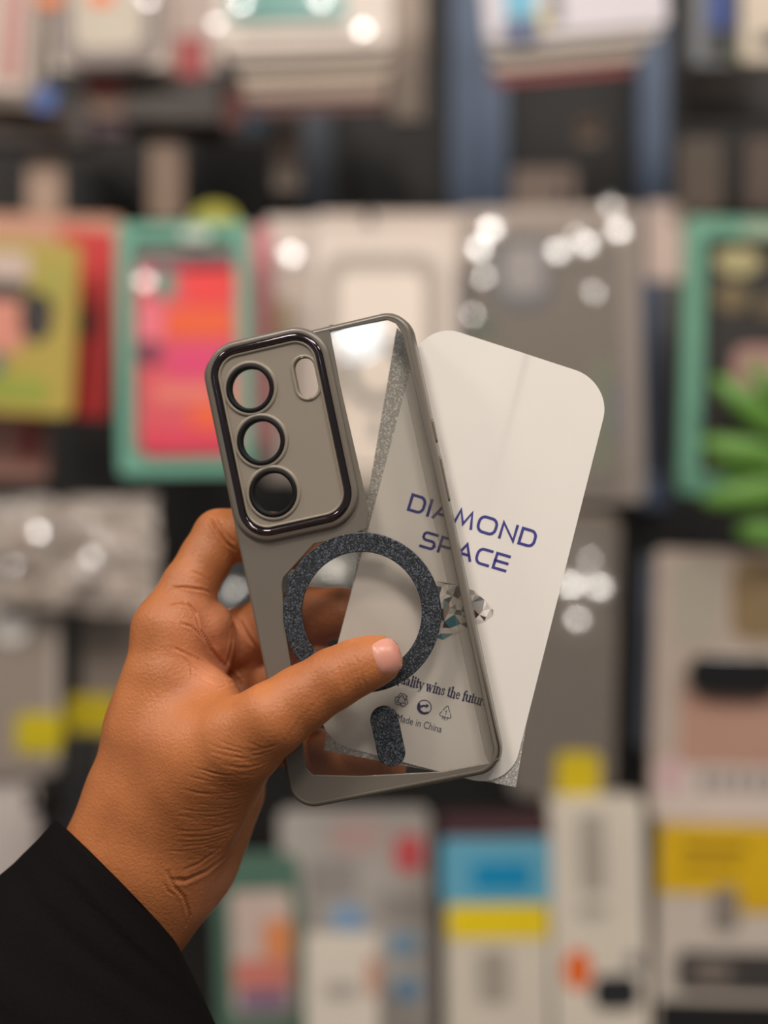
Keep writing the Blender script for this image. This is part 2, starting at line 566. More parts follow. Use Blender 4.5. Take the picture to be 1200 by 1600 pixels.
# ---- shaded zone between the rows: header cards of the deeper packages
g = 'header cards in the shade'
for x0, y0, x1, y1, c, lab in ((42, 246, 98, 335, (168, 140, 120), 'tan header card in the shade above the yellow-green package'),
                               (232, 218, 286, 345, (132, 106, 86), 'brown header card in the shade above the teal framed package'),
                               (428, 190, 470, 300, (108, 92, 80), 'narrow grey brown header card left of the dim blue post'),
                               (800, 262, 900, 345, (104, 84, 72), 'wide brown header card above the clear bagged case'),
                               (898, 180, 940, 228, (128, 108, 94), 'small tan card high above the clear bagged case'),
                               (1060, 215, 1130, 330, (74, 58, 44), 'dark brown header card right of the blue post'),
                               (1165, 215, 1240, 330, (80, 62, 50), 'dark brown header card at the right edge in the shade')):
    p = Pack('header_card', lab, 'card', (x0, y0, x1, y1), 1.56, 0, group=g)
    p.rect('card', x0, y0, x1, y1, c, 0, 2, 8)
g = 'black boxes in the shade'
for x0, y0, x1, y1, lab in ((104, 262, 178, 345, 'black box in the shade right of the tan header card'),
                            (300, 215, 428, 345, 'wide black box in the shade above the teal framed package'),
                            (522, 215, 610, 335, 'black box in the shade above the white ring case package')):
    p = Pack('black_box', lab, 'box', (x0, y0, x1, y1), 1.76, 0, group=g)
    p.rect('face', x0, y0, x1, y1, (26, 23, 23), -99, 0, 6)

# ---- middle row
p = Pack('illustrated_package', 'yellow-green illustrated package at the left edge of the middle row', 'package', (-130, 376, 122, 646), 1.48, 3)
p.rect('card', -130, 376, 122, 646, (178, 156, 72), 0, 10, 12)
p.rect('light_patch', -20, 394, 46, 440, (204, 180, 168), 10, 11, 14)
p.rect('pink_patch', -60, 470, 44, 552, (216, 142, 122), 10, 11, 26)
p.disc('dark_patch', 60, 494, 26, 40, (58, 52, 50), 10, 11)
p.rect('dark_patch', -40, 440, 44, 470, (70, 62, 56), 10, 11, 8)
p.rect('green_patch', -80, 588, 84, 628, (148, 158, 62), 10, 11, 14)
p.rect('green_patch', 56, 410, 108, 470, (168, 158, 74), 10, 11, 14)
p.disc('teal_patch', 0, 570, 14, 20, (96, 120, 108), 11, 12)
p = Pack('red_package', 'red package standing behind the yellow-green illustrated one', 'package', (84, 362, 184, 652), 1.53, 5)
p.rect('card', 84, 362, 184, 652, (204, 46, 44), 0, 12, 12)
p.disc('dark_patch', 140, 505, 16, 26, (84, 34, 32), 12, 13)
p = Pack('salmon_package', 'salmon package top showing above the red one', 'package', (-60, 338, 192, 430), 1.56, 2)
p.rect('card', -60, 338, 192, 430, (202, 150, 124), 0, 8, 10)
p = Pack('salmon_pouch', 'dull pink pouch below the yellow-green illustrated package', 'package', (-80, 650, 78, 748), 1.54, 2)
p.rect('card', -80, 650, 78, 748, (168, 122, 108), 0, 10, 12)
p.rect('red_patch', 36, 652, 62, 720, (156, 54, 48), 10, 11, 8)
p = Pack('green_tag', 'yellow-green tag poking up behind the teal framed pink case package', 'tag', (300, 316, 372, 372), 1.53, 0)
p.disc('tag', 336, 350, 38, 32, (172, 166, 48), 0, 3)

teal = (114, 172, 150)
p = Pack('framed_case_package', 'teal framed package holding a pink and red patterned phone case', 'package', (187, 352, 394, 742), 1.48, -0.8)
p.rect('backing', 187, 352, 394, 742, teal, 0, 3, 10)
p.frame('frame', 187, 352, 394, 742, 22, teal, 3, 12, 10, 14)
c = p.rect('case_body', 216, 398, 374, 712, (222, 88, 98), 3, 10, 22)
p.rect('top_band', 216, 398, 374, 424, (128, 62, 80), 10, 10.6, 14, parent=c)
p.disc('camera_hole', 262, 446, 17, 24, (96, 150, 132), 10, 11, parent=c)
p.rect('red_patch', 288, 416, 372, 478, (240, 66, 66), 10, 10.6, 16, parent=c)
p.rect('orange_patch', 262, 482, 368, 530, (240, 98, 54), 10, 10.6, 18, parent=c)
p.rect('magenta_patch', 262, 540, 370, 592, (226, 72, 116), 10, 10.6, 16, parent=c)
p.rect('pink_patch', 218, 470, 258, 540, (238, 120, 134), 10, 10.6, 16, parent=c)
p.disc('plum_patch', 236, 552, 18, 20, (104, 46, 78), 10.6, 11, parent=c)
p.rect('peach_patch', 240, 600, 366, 630, (232, 124, 112), 10, 10.6, 12, parent=c)
p.rect('orange_patch', 296, 632, 372, 672, (242, 102, 62), 10, 10.6, 14, parent=c)
p.rect('rose_patch', 222, 672, 372, 708, (222, 66, 90), 10, 10.6, 14, parent=c)
p.rect('white_tag', 288, 362, 332, 378, (214, 220, 208), 12, 13, 5)
p.glint('wrap_fold', 232, 441, 20, 0, see_through('dull_wrap_fold', (0.9, 0.9, 0.9), 0.05, 0.16), 14)
p = Pack('pink_package', 'narrow pink package edge right of the teal framed case', 'package', (380, 356, 424, 700), 1.53, 0)
p.rect('card', 380, 356, 424, 700, (206, 122, 128), 0, 10, 6)
p = Pack('case_package', 'white package half hidden behind the pale ring case package', 'package', (416, 342, 500, 750), 1.56, 0)
p.rect('card', 416, 342, 500, 750, (216, 200, 188), 0, 10, 8)
p.rect('ochre_strip', 432, 470, 452, 600, (176, 148, 92), 10, 11, 6)
p.glint('wrap_fold', 456, 400, 23, 1, GLINT, 14)
p = Pack('case_package', 'white package top behind the pale ring case package', 'package', (494, 334, 722, 420), 1.54, 0)
p.rect('card', 494, 334, 722, 420, (212, 194, 182), 0, 8, 10)
p = Pack('ring_case_package', 'white package printed with a pale phone case and grey ring', 'package', (490, 360, 714, 786), 1.48, 0)
p.rect('card', 490, 360, 714, 786, (226, 211, 199), 0, 5, 8)
p.frame('case_outline', 502, 398, 690, 772, 27, (178, 164, 151), 5, 6, 42, 22)
p.rect('case_picture', 529, 425, 663, 745, (238, 223, 210), 5, 5.6, 20)
p.ring('ring_picture', 591, 582, 56, 36, (142, 138, 134), 5.6, 6.4)
p.rect('bar_picture', 582, 652, 601, 690, (150, 146, 142), 5.6, 6.4, 8)
p.rect('dark_line', 520, 730, 610, 735, (52, 52, 54), 6, 6.6, 1)
p.rect('dark_foot', 495, 764, 705, 784, (64, 70, 74), 6, 6.6, 3)
p = Pack('bagged_case', 'grey phone case in a shiny clear bag, right of the ring case package', 'package', (722, 324, 1002, 786), 1.48, -1)
p.rect('backing', 722, 324, 1002, 786, (196, 178, 164), 0, 2, 8)
cs = p.rect('case_body', 736, 372, 966, 764, (150, 135, 120), 2, 10, 26)
p.rect('camera_hole', 772, 372, 862, 486, (120, 126, 136), 10, 11, 30, parent=cs)
p.rect('camera_patch', 786, 386, 850, 462, (214, 206, 204), 11, 12, 18, parent=cs)
p.rect('green_mark', 746, 486, 766, 532, (64, 124, 80), 10, 11, 6, parent=cs)
p.rect('green_edge', 926, 560, 948, 742, (150, 164, 122), 10, 11, 6, parent=cs)
p.rect('blue_edge', 950, 600, 964, 690, (122, 128, 158), 10, 11, 4, parent=cs)
p.rect('dark_edge', 724, 420, 738, 560, (92, 84, 78), 2, 6, 3)
p.rect('clear_bag', 724, 326, 1000, 784, WRAP, 12.5, 13, 10)
for q in ((768, 360, 21, 0), (750, 390, 19, 0), (757, 434, 16, 3), (738, 492, 9, 0), (872, 396, 19, 1), (916, 386, 19, 1), (900, 372, 12, 4), (966, 366, 19, 1), (955, 327, 14, 2), (926, 461, 14, 4)):
    p.glint('wrap_fold', q[0], q[1], q[2], q[3], GLINT, 15)
p = Pack('case_package', 'pale package strip between the bagged case and the teal framed dark case', 'package', (1008, 318, 1110, 770), 1.58, 0)
p.rect('header', 1008, 318, 1110, 440, (200, 178, 165), 0, 6, 8)
p.rect('blue_side', 1008, 440, 1034, 740, (74, 86, 108), 0, 5, 4)
p.rect('grey_side', 1034, 440, 1110, 770, (88, 82, 76), 0, 5, 4)

p = Pack('framed_case_package', 'teal framed package holding a dark phone case at the right edge', 'package', (1062, 346, 1340, 776), 1.46, 1.6)
p.rect('backing', 1062, 346, 1340, 776, (48, 43, 37), 0, 3, 10)
p.frame('frame', 1062, 346, 1340, 776, 32, (104, 156, 132), 3, 14, 10, 8)
c = p.rect('case_body', 1108, 392, 1300, 744, (42, 38, 34), 3, 8, 20)
p.disc('gold_patch', 1146, 412, 36, 22, (172, 162, 116), 8, 9, parent=c)
p.disc('gold_patch', 1138, 468, 28, 24, (112, 96, 66), 8, 9, parent=c)
p.disc('gold_patch', 1196, 480, 20, 18, (100, 86, 62), 8, 9, parent=c)
p.rect('pink_patch', 1142, 542, 1300, 612, (170, 128, 122), 8, 9, 24, parent=c)
p.rect('brown_patch', 1110, 690, 1180, 742, (134, 92, 72), 8, 9, 14, parent=c)
p.rect('pale_tag', 1150, 354, 1240, 376, (160, 176, 150), 14, 15, 6)

# green strappy toy leaves in front of the teal frame
leaf_m = mat('green_leaf', (92, 138, 52), 0.4, noise=0.3, scale=40)
root = empty('leafy_decoration', at(1230, 900, 1.42))
tag(root, 'cluster of bright green curling leaves in front of the dark phone case', 'decoration')
for pts, wd in (([(1240, 690), (1190, 650), (1150, 615), (1112, 588)], 22), ([(1250, 735), (1190, 712), (1140, 700), (1092, 688)], 24),
                ([(1250, 780), (1195, 752), (1150, 738), (1108, 716)], 18), ([(1250, 765), (1200, 768), (1150, 775), (1094, 782)], 25),
                ([(1250, 840), (1215, 835), (1180, 830), (1148, 826)], 20), ([(1250, 640), (1215, 620), (1190, 590), (1168, 560)], 16)):
    V, Fc = [], []
    N = 14
    yy = 1.42 + random.uniform(-0.012, 0.012)
    for k in range(N + 1):
        t = k / N * (len(pts) - 1)
        i = min(len(pts) - 2, int(t)); f = t - i
        x = pts[i][0] * (1 - f) + pts[i + 1][0] * f; y = pts[i][1] * (1 - f) + pts[i + 1][1] * f
        q = k / N
        r = wd * math.sqrt(max(0.002, 1 - (max(0, q - 0.35) / 0.65) ** 2)) * (0.75 + 0.25 * min(1, q * 3))
        dx, dy = pts[-1][0] - pts[0][0], pts[-1][1] - pts[0][1]
        L = math.hypot(dx, dy); nx, ny = -dy / L, dx / L
        for a in range(10):
            th = 2 * math.pi * a / 10
            V.append(at(x + nx * r * math.cos(th), y + ny * r * math.cos(th), yy - 0.012 * math.sin(q * 3) + 0.004 * math.sin(th)))
    for k in range(N):
        for a in range(10):
            Fc.append((k * 10 + a, k * 10 + (a + 1) % 10, k * 10 + 10 + (a + 1) % 10, k * 10 + 10 + a))
    Fc.append(tuple(range(10))); Fc.append(tuple(range(N * 10, N * 10 + 10)))
    recalc(mesh_obj('leaf', V, Fc, leaf_m, root, True))

# ---- lower row
p = Pack('plastic_bag', 'crumpled clear plastic bag lying over the packages at the left', 'bag', (-60, 778, 250, 952), 1.46, 0)
p.crumple('film', -60, 778, 250, 952, BAG, 16, 4, 3)
p.rect('card_inside', -40, 812, 225, 945, (178, 158, 146), 0, 3, 30)
for q in ((70, 830, 14, 0), (150, 870, 12, 1), (30, 880, 11, 0)):
    p.glint('wrap_fold', q[0], q[1], q[2], q[3], GLINT, 24)
g = 'grey cases with yellow stickers'
p = Pack('bagged_case', 'grey bagged case with round painted highlight at the left edge', 'package', (-70, 915, 96, 1210), 1.49, 0, group=g)
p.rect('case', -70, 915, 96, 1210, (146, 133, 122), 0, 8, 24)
p.rect('light_edge', 80, 940, 94, 1190, (172, 160, 150), 8, 9, 5)
p.disc('painted_highlight', 20, 968, 32, 36, (244, 238, 232), 8, 9)  # blurred round highlight, painted on as a near-white disc
p.rect('yellow_sticker', 28, 1112, 102, 1174, (196, 176, 16), 9, 10, 14)
p = Pack('bagged_case', 'grey bagged case with a yellow sticker, behind the raised wrist', 'package', (130, 930, 290, 1200), 1.52, 0, group=g)
p.rect('case', 130, 930, 290, 1200, (126, 113, 103), 0, 8, 20)
p.rect('yellow_sticker', 106, 1084, 186, 1142, (190, 168, 14), 8, 9, 14)
p = Pack('white_package', 'pale grey package corner above the sleeve at the left edge', 'package', (-80, 1196, 62, 1400), 1.50, -3)
p.rect('card', -80, 1196, 62, 1400, (196, 184, 178), 0, 8, 14)
p = Pack('hook_strip', 'black slotted hook strip beside the wrist', 'hook strip', (98, 1146, 156, 1300), 1.40, 0)
p.rect('strip', 98, 1146, 156, 1300, (26, 24, 24), 0, 8, 10)
p.rect('arm', 118, 1180, 136, 1198, (30, 28, 28), -459, 0, 3)
for i in range(2):
    p.rect('slot', 112 + i * 22, 1160, 120 + i * 22, 1210, (44, 41, 40), 8, 9, 3)
PRONGS = ((46, 1268, 'leftmost of three small black prongs above the cuff'), (67, 1270, 'middle one of three small black prongs above the cuff'), (89, 1269, 'rightmost of three small black prongs above the cuff'))
p = Pack('plastic_bag', 'crinkled shiny bag behind the hand and the phone case', 'bag', (318, 845, 570, 990), 1.30, 0)
p.rect('dark_card_inside', 322, 850, 566, 990, (48, 50, 50), 0, 3, 14)
p.crumple('film', 318, 845, 570, 990, DARKBAG, 14, 4, 8)
p.rect('white_sheet', 470, 862, 552, 905, (206, 206, 196), 3, 3.6, 8)
for q in ((372, 918, 9, 0), (352, 940, 7, 1), (520, 890, 8, 0)):
    p.glint('wrap_fold', q[0], q[1], q[2], q[3], GLINT, 22)
p = Pack('bagged_case', 'grey brown bagged case with yellow sticker right of the insert card', 'package', (800, 800, 962, 1246), 1.48, 1.5)
p.rect('case', 800, 800, 962, 1246, (132, 117, 101), 0, 8, 30)
p.rect('upper_patch', 860, 830, 940, 1000, (158, 146, 132), 8, 9, 30)
p.rect('clear_bag', 798, 806, 960, 1244, WRAP, 10, 10.5, 24)
p.rect('yellow_sticker', 872, 1172, 940, 1240, (196, 172, 16), 10.6, 11.4, 14)
for q in ((888, 912, 20, 0), (930, 914, 20, 1), (898, 965, 14, 0), (915, 872, 13, 4)):
    p.glint('wrap_fold', q[0], q[1], q[2], q[3], GLINT, 14)
p = Pack('blue_grey_package', 'blue grey package edge behind the case with a black bar', 'package', (996, 868, 1090, 1170), 1.53, 2)
p.rect('card', 996, 868, 1090, 1170, (96, 102, 116), 0, 8, 14)
p = Pack('black_bar_package', 'beige package with a black rounded bar at the right edge', 'package', (1018, 862, 1330, 1284), 1.46, 1.5)
p.rect('card', 1018, 862, 1330, 1284, (176, 159, 146), 0, 8, 12)
p.rect('tan_patch', 1136, 872, 1320, 1000, (132, 110, 78), 8, 8.6, 30)
p.rect('grey_patch', 1040, 880, 1120, 1010, (166, 156, 142), 8, 8.5, 20)
p.rect('pink_panel', 1062, 1070, 1300, 1196, (178, 138, 120), 8, 8.6, 16)
p.rect('black_bar', 1068, 1022, 1215, 1084, (14, 13, 14), 9, 20, 31, 'gloss')
p.rect('pale_foot', 1022, 1194, 1326, 1280, (204, 188, 178), 8, 8.6, 8)
p.rect('pink_mark', 1030, 1184, 1066, 1240, (200, 164, 166), 8.6, 9, 14)
for i in range(5):
    p.rect('grey_mark', 1094 + i * 26, 1206, 1112 + i * 26, 1234, (140, 132, 130), 8.6, 9, 4)

# ---- bottom row
p = Pack('picture_package', 'green rimmed package with a pink and orange picture, right of the sleeve', 'package', (338, 1332, 474, 1660), 1.46, -2)
p.rect('card', 338, 1332, 474, 1660, (78, 108, 92), 0, 6, 30)
c = p.rect('picture', 364, 1390, 458, 1580, (196, 174, 164), 6, 7, 10)
p.rect('orange_patch', 414, 1434, 458, 1496, (214, 134, 84), 7, 7.6, 14, parent=c)
p.rect('pink_patch', 366, 1496, 456, 1542, (200, 120, 106), 7, 7.6, 14, parent=c)
p.rect('purple_patch', 372, 1544, 450, 1574, (124, 98, 128), 7, 7.6, 10, parent=c)
p = Pack('printed_package', 'pale grey package with red and blue marks in the bottom row', 'package', (440, 1262, 674, 1660), 1.52, -1)
p.rect('card', 440, 1262, 674, 1660, (178, 170, 163), 0, 8, 16)
p.rect('red_patch', 618, 1302, 664, 1362, (206, 82, 88), 8, 9, 18)
p.rect('pink_patch', 520, 1280, 600, 1330, (190, 160, 154), 8, 9, 14)
p.rect('blue_patch', 518, 1410, 572, 1460, (132, 164, 196), 8, 9, 18)
p.rect('blue_patch', 606, 1456, 654, 1490, (120, 154, 178), 8, 9, 12)
p.rect('blue_patch', 612, 1524, 656, 1562, (112, 148, 176), 8, 9, 14)
p.rect('grey_patch', 480, 1340, 560, 1400, (150, 142, 138), 8, 9, 14)
p.rect('grey_patch', 596, 1390, 670, 1440, (152, 144, 138), 8, 9, 14)
p = Pack('small_white_box', 'small white box in front of the pale grey package', 'box', (478, 1464, 592, 1660), 1.43, 0)
p.rect('body', 478, 1464, 592, 1660, (218, 207, 193), -20, 10, 5)
p.rect('grey_print', 506, 1528, 560, 1556, (178, 168, 158), 10, 10.5, 6)
p.rect('orange_print', 572, 1490, 592, 1550, (200, 150, 128), 10, 10.5, 6)
p = Pack('cable_box', 'white box with cyan top and yellow band in the bottom row', 'box', (696, 1308, 858, 1660), 1.45, -0.5)
p.rect('body', 696, 1308, 858, 1660, (210, 199, 184), -30, 6, 5)
p.rect('cyan_panel', 690, 1308, 866, 1410, (96, 164, 190), 6, 7, 10)
p.rect('deep_cyan_panel', 738, 1344, 830, 1388, (0, 136, 184), 7, 7.6, 12)
p.rect('yellow_band', 700, 1410, 856, 1464, (232, 202, 18), 6, 7, 4)
p.rect('grey_drawing', 746, 1480, 796, 1566, (164, 154, 142), 6, 6.6, 14)
p.rect('dark_top', 690, 1276, 866, 1308, (70, 40, 44), -28, 4, 4)
p = Pack('earphone_box', 'white box with an orange spot and black gadget picture', 'box', (862, 1248, 1008, 1660), 1.45, -1.5)
p.rect('body', 862, 1248, 1008, 1660, (216, 205, 190), -30, 8, 6)
p.rect('grey_print', 908, 1268, 946, 1392, (168, 158, 146), 8, 8.6, 4)
p.disc('grey_print', 925, 1420, 26, 14, (176, 166, 152), 8, 8.6)
p.disc('orange_spot', 900, 1510, 22, 32, (228, 106, 40), 8, 9)
p.rect('black_gadget', 922, 1520, 994, 1574, (34, 34, 38), 8, 9, 18)
p.rect('grey_print', 975, 1488, 1000, 1512, (120, 118, 116), 8, 9, 8)
g = 'yellow topped boxes'
p = Pack('gadget_box', 'yellow topped white box with dark gadget picture at the bottom right', 'box', (1024, 1288, 1320, 1660), 1.45, 1.5)
p.rect('body', 1024, 1288, 1320, 1660, (196, 184, 172), -30, 6, 6)
p.rect('yellow_panel', 1024, 1288, 1320, 1396, (212, 170, 12), 6, 7, 6)
p.rect('yellow_panel', 1150, 1396, 1320, 1424, (206, 164, 14), 6, 7, 6)
p.rect('dark_print', 1060, 1318, 1160, 1330, (140, 106, 14), 7, 7.5, 4)
p.rect('dark_print', 1060, 1348, 1150, 1358, (150, 116, 14), 7, 7.5, 4)
p.rect('grey_print', 1108, 1384, 1150, 1452, (132, 122, 114), 7.6, 8, 10)
p.rect('black_gadget', 1056, 1484, 1320, 1546, (60, 56, 54), 7, 9, 16)
p.rect('grey_print', 1080, 1500, 1140, 1530, (120, 108, 100), 9, 9.6, 10)
p.rect('black_foot', 1028, 1562, 1320, 1656, (22, 20, 20), 7, 8, 6)
for px, py, Y, lab in ((290, 345, 1.48, 'dark peg hook holding the teal framed pink case'), (576, 322, 1.48, 'dark peg hook holding the white ring case package'),
                       (880, 312, 1.48, 'dark peg hook holding the shiny bagged case'), (1196, 336, 1.46, 'dark peg hook holding the teal framed dark case')):
    hook(px, py, Y, lab)
for px, py, lab in PRONGS:
    hook(px, py, 1.40, lab, 0.0036, 0.0042)
hook(430, 852, 1.30, 'dark peg hook holding the crinkled shiny bag behind the hand')

# ------------------------------------------------------------------ the phone case
CM = Matrix(((0.96581279, -0.20683303, -0.15628743), (-0.1500232, 0.04573221, -0.98762422), (0.21142068, 0.97730684, 0.013139)))
CT = Vector((-0.01206, 0.64925, CZ - 0.01676))
CASE = Matrix.Translation(CT) @ CM.to_4x4()
CASE_I = CASE.inverted()
def cw(u, v, h):
    """case millimetres (right, up, towards the viewer) to the world"""
    return CASE @ Vector((u / 1000, v / 1000, h / 1000))
def uv(px, py, h=0.0):
    """where the line of sight through a pixel meets the case plane shifted by h mm"""
    o = CASE_I @ Vector((0, 0, CZ)); d = (CASE_I.to_3x3() @ (at(px, py, 1.0) - Vector((0, 0, CZ))))
    t = (h / 1000 - o.z) / d.z
    q = o + d * t
    return (q.x * 1000, q.y * 1000)
def uvs(L, h=0.0):
    return [uv(x, y, h) for x, y in L]
def plane_Y(px, py):
    u, v = uv(px, py); return cw(u, v, 0).y
def case_part(name, VF, m, parent, smooth=False):
    return recalc(mesh_obj(name, [cw(*v) for v in VF[0]], VF[1], m, parent, smooth))

CW, CH, CR = 37.75, 81.5, 9.0
def case_loop(d, n=12):
    return rrect(-CW + d, -CH + d, CW - d, CH - d, max(0.8, CR - d), n)

root = empty('phone_case', cw(0, -CH, 0))
tag(root, 'smoky grey see-through phone case held up by the hand in front', 'phone case')
CASE_ROOT = root
tpu = see_through('smoked_tpu', (0.30, 0.28, 0.26), 0.03, 0.32, (116, 107, 96), 0.80)
tpu_plate = see_through('smoked_plate', (0.30, 0.27, 0.24), 0.02, 0.35, (139, 128, 114), 0.95)
clear = see_through('clear_panel', (0.982, 0.975, 0.96), 0.005, 0.03, None, 0, 0.3)
chrome = mat('dark_chrome', (84, 76, 79), 0.08, 1.0, noise=0.03, scale=30)
black_ring = mat('black_lens_rim', (16, 15, 15), 0.55, spec=0.2)
charcoal = glitter('charcoal_glitter', (15, 17, 20), (104, 110, 120), 2500)

# side walls: one sweep round the outline
bumper = [(0.0, -2.4), (0.3, -1.0), (0.9, -0.15), (1.7, 0.0), (2.3, -0.4), (1.9, -1.4), (1.6, -2.6), (1.6, -9.6), (1.5, -10.3), (1.0, -10.8), (0.5, -10.6), (0.0, -9.8)]
case_part('side_wall', band([(case_loop(d), z) for d, z in bumper]), tpu, root, True)

# camera island
isl = uvs([(315, 547), (496, 513), (566, 809), (379, 846)], 2)
cu = sum(p[0] for p in isl) / 4; cv = sum(p[1] for p in isl) / 4
iw = 45.0 / 2; ih = 71.6 / 2
print('island', isl, cu, cv)
def island_loop(d, n=12):
    return rrect(cu - iw + d, cv - ih + d, cu + iw - d, cv + ih - d, max(1.0, 12.5 - d), n)
# front rim of softer grey plastic: the clear window is cut out of it
win = [(515, 518), (604, 499), (618, 505), (628, 520), (781, 1170), (779, 1184), (768, 1191), (690, 1206), (560, 1213), (488, 1211),
       (478, 1200), (448, 1000), (440, 915), (442, 903), (490, 850), (545, 838), (572, 826), (576, 800), (530, 600)]
winuv = uvs(win)
case_part('front_rim', flat_plate(case_loop(1.6), [winuv, island_loop(2.6)], -1.5, -0.1, 0.25), tpu, root)
case_part('clear_panel', flat_plate(inset(winuv, -0.25), [], -1.3, -0.45, 0), clear, root)
ledge_m = see_through('inner_ledge_film', (0.90, 0.89, 0.87), 0.005, 0.3, (140, 130, 118), 0.10)
case_part('inner_ledge', flat_plate(uvs([(629, 524), (636, 545), (784, 1172), (780, 1190), (764, 1194), (757, 1180), (630, 600)]), [], -2.1, -1.6, 0), ledge_m, root)
# side button
bt = uv(676, 672)
V, Fc = flat_plate(rrect(-4.2, -1.4, 4.2, 1.4, 1.2), [], 0, 0.9, 0.3)
case_part('side_button', ([(CW + z - 0.25, bt[1] + x, -5 + y) for x, y, z in V], Fc), tpu, root)
V, Fc = flat_plate(rrect(-8.0, -1.4, 8.0, 1.4, 1.2), [], 0, 0.9, 0.3)
case_part('side_button', ([(CW + z - 0.25, bt[1] - 17 + x, -5 + y) for x, y, z in V], Fc), tpu, root)
for px, py in ((361, 537), (394, 527), (513, 500)):
    q = uv(px, py)
    V, Fc = flat_plate(rrect(-0.7, -1.2, 0.7, 1.2, 0.5), [], 0, 0.8, 0.2)
    case_part('top_nub', ([(q[0] + x, CH - 0.3 + z, -4 + y) for x, y, z in V], Fc), tpu, root)

lens_px = [(391, 607), (408, 689), (427, 770)]
lens = [uv(x, y, 1.5) for x, y in lens_px]
oval = uv(478, 590, 1.5)
LR = 7.2
oval_loop = rrect(oval[0] - 3.6, oval[1] - 7.0, oval[0] + 3.6, oval[1] + 7.0, 3.6, 9)
plate = case_part('camera_plate', flat_plate(island_loop(3.0), [circle(u, v, LR) for u, v in lens] + [oval_loop], -1.4, 1.3, 0.3), tpu_plate, root)
case_part('island_collar', band([(island_loop(0.0), -0.3), (island_loop(0.15), 1.0), (island_loop(0.8), 1.7), (island_loop(2.0), 1.9), (island_loop(2.4), 1.6), (island_loop(2.4), -0.3)]), tpu, root, True)
prof = [(2.1 + 1.25 - 1.25 * math.cos(a), 1.6 + 1.35 * math.sin(a)) for a in [math.pi * k / 10 for k in range(11)]]
case_part('chrome_surround', band([(island_loop(d), z) for d, z in prof]), chrome, root, True)
case_part('inner_lip', band([(island_loop(4.6), 1.2), (island_loop(4.8), 1.9), (island_loop(5.2), 2.0), (island_loop(5.6), 1.8), (island_loop(5.7), 1.2)]), tpu_plate, root, True)
for (u, v) in lens:
    prof = [(8.5, 1.0), (8.48, 2.1), (8.3, 2.3), (7.15, 2.3), (6.98, 2.1), (6.95, -1.6), (7.25, -1.6), (7.25, 1.0)]
    case_part('lens_rim', band([(circle(u, v, r, None, 56), z) for r, z in prof]), black_ring, root, True)
    prof = [(9.9, 1.0), (9.7, 1.7), (9.2, 1.95), (8.5, 1.9), (8.4, 1.0)]
    case_part('lens_collar', band([(circle(u, v, r, None, 56), z) for r, z in prof]), tpu_plate, root, True)
oc = lambda d: rrect(oval[0] - 3.6 - d, oval[1] - 7.0 - d, oval[0] + 3.6 + d, oval[1] + 7.0 + d, 3.6 + d, 9)
case_part('flash_rim', band([(oc(1.3), 1.0), (oc(1.15), 1.65), (oc(0.6), 1.8), (oc(0.1), 1.6), (oc(0.02), -1.3), (oc(0.6), -1.3), (oc(0.7), 1.0)]), tpu_plate, root, True)

# glitter magnet ring and its bar
rc = uv(565, 957)
rr = (uv(687, 957)[0] - uv(443, 957)[0]) / 2 * 1.035
print('ring', rc, rr)
ro = rr; ri = rr * 0.755
prof = [(ro, -0.2), (ro - 0.05, 0.3), (ro - 0.3, 0.45), (ri + 0.3, 0.45), (ri + 0.05, 0.3), (ri, -0.2)]
case_part('magnet_ring', band([(circle(rc[0], rc[1], r, None, 96), z) for r, z in prof]), charcoal, root)
bc = uv(606, 1150)
bl = rrect(bc[0] - 4.9, bc[1] - 10.6, bc[0] + 4.9, bc[1] + 10.6, 4.85, 10)
case_part('magnet_bar', flat_plate(bl, [], -0.2, 0.45, 0.2), charcoal, root)

# ------------------------------------------------------------------ the insert card behind the case, and the glitter sheet behind it
HC = -11.6
paper = mat('insert_paper', (232, 225, 217), 0.33, noise=0.02, scale=30, spec=0.5)
ink = mat('navy_ink', (62, 58, 132), 0.5, noise=0.04)
ink_dark = mat('dark_navy_ink', (48, 46, 92), 0.5, noise=0.04)
corner = [uv(x, y, HC) for x, y in ((662, 501), (957, 597), (796, 1234), (488, 1154))]

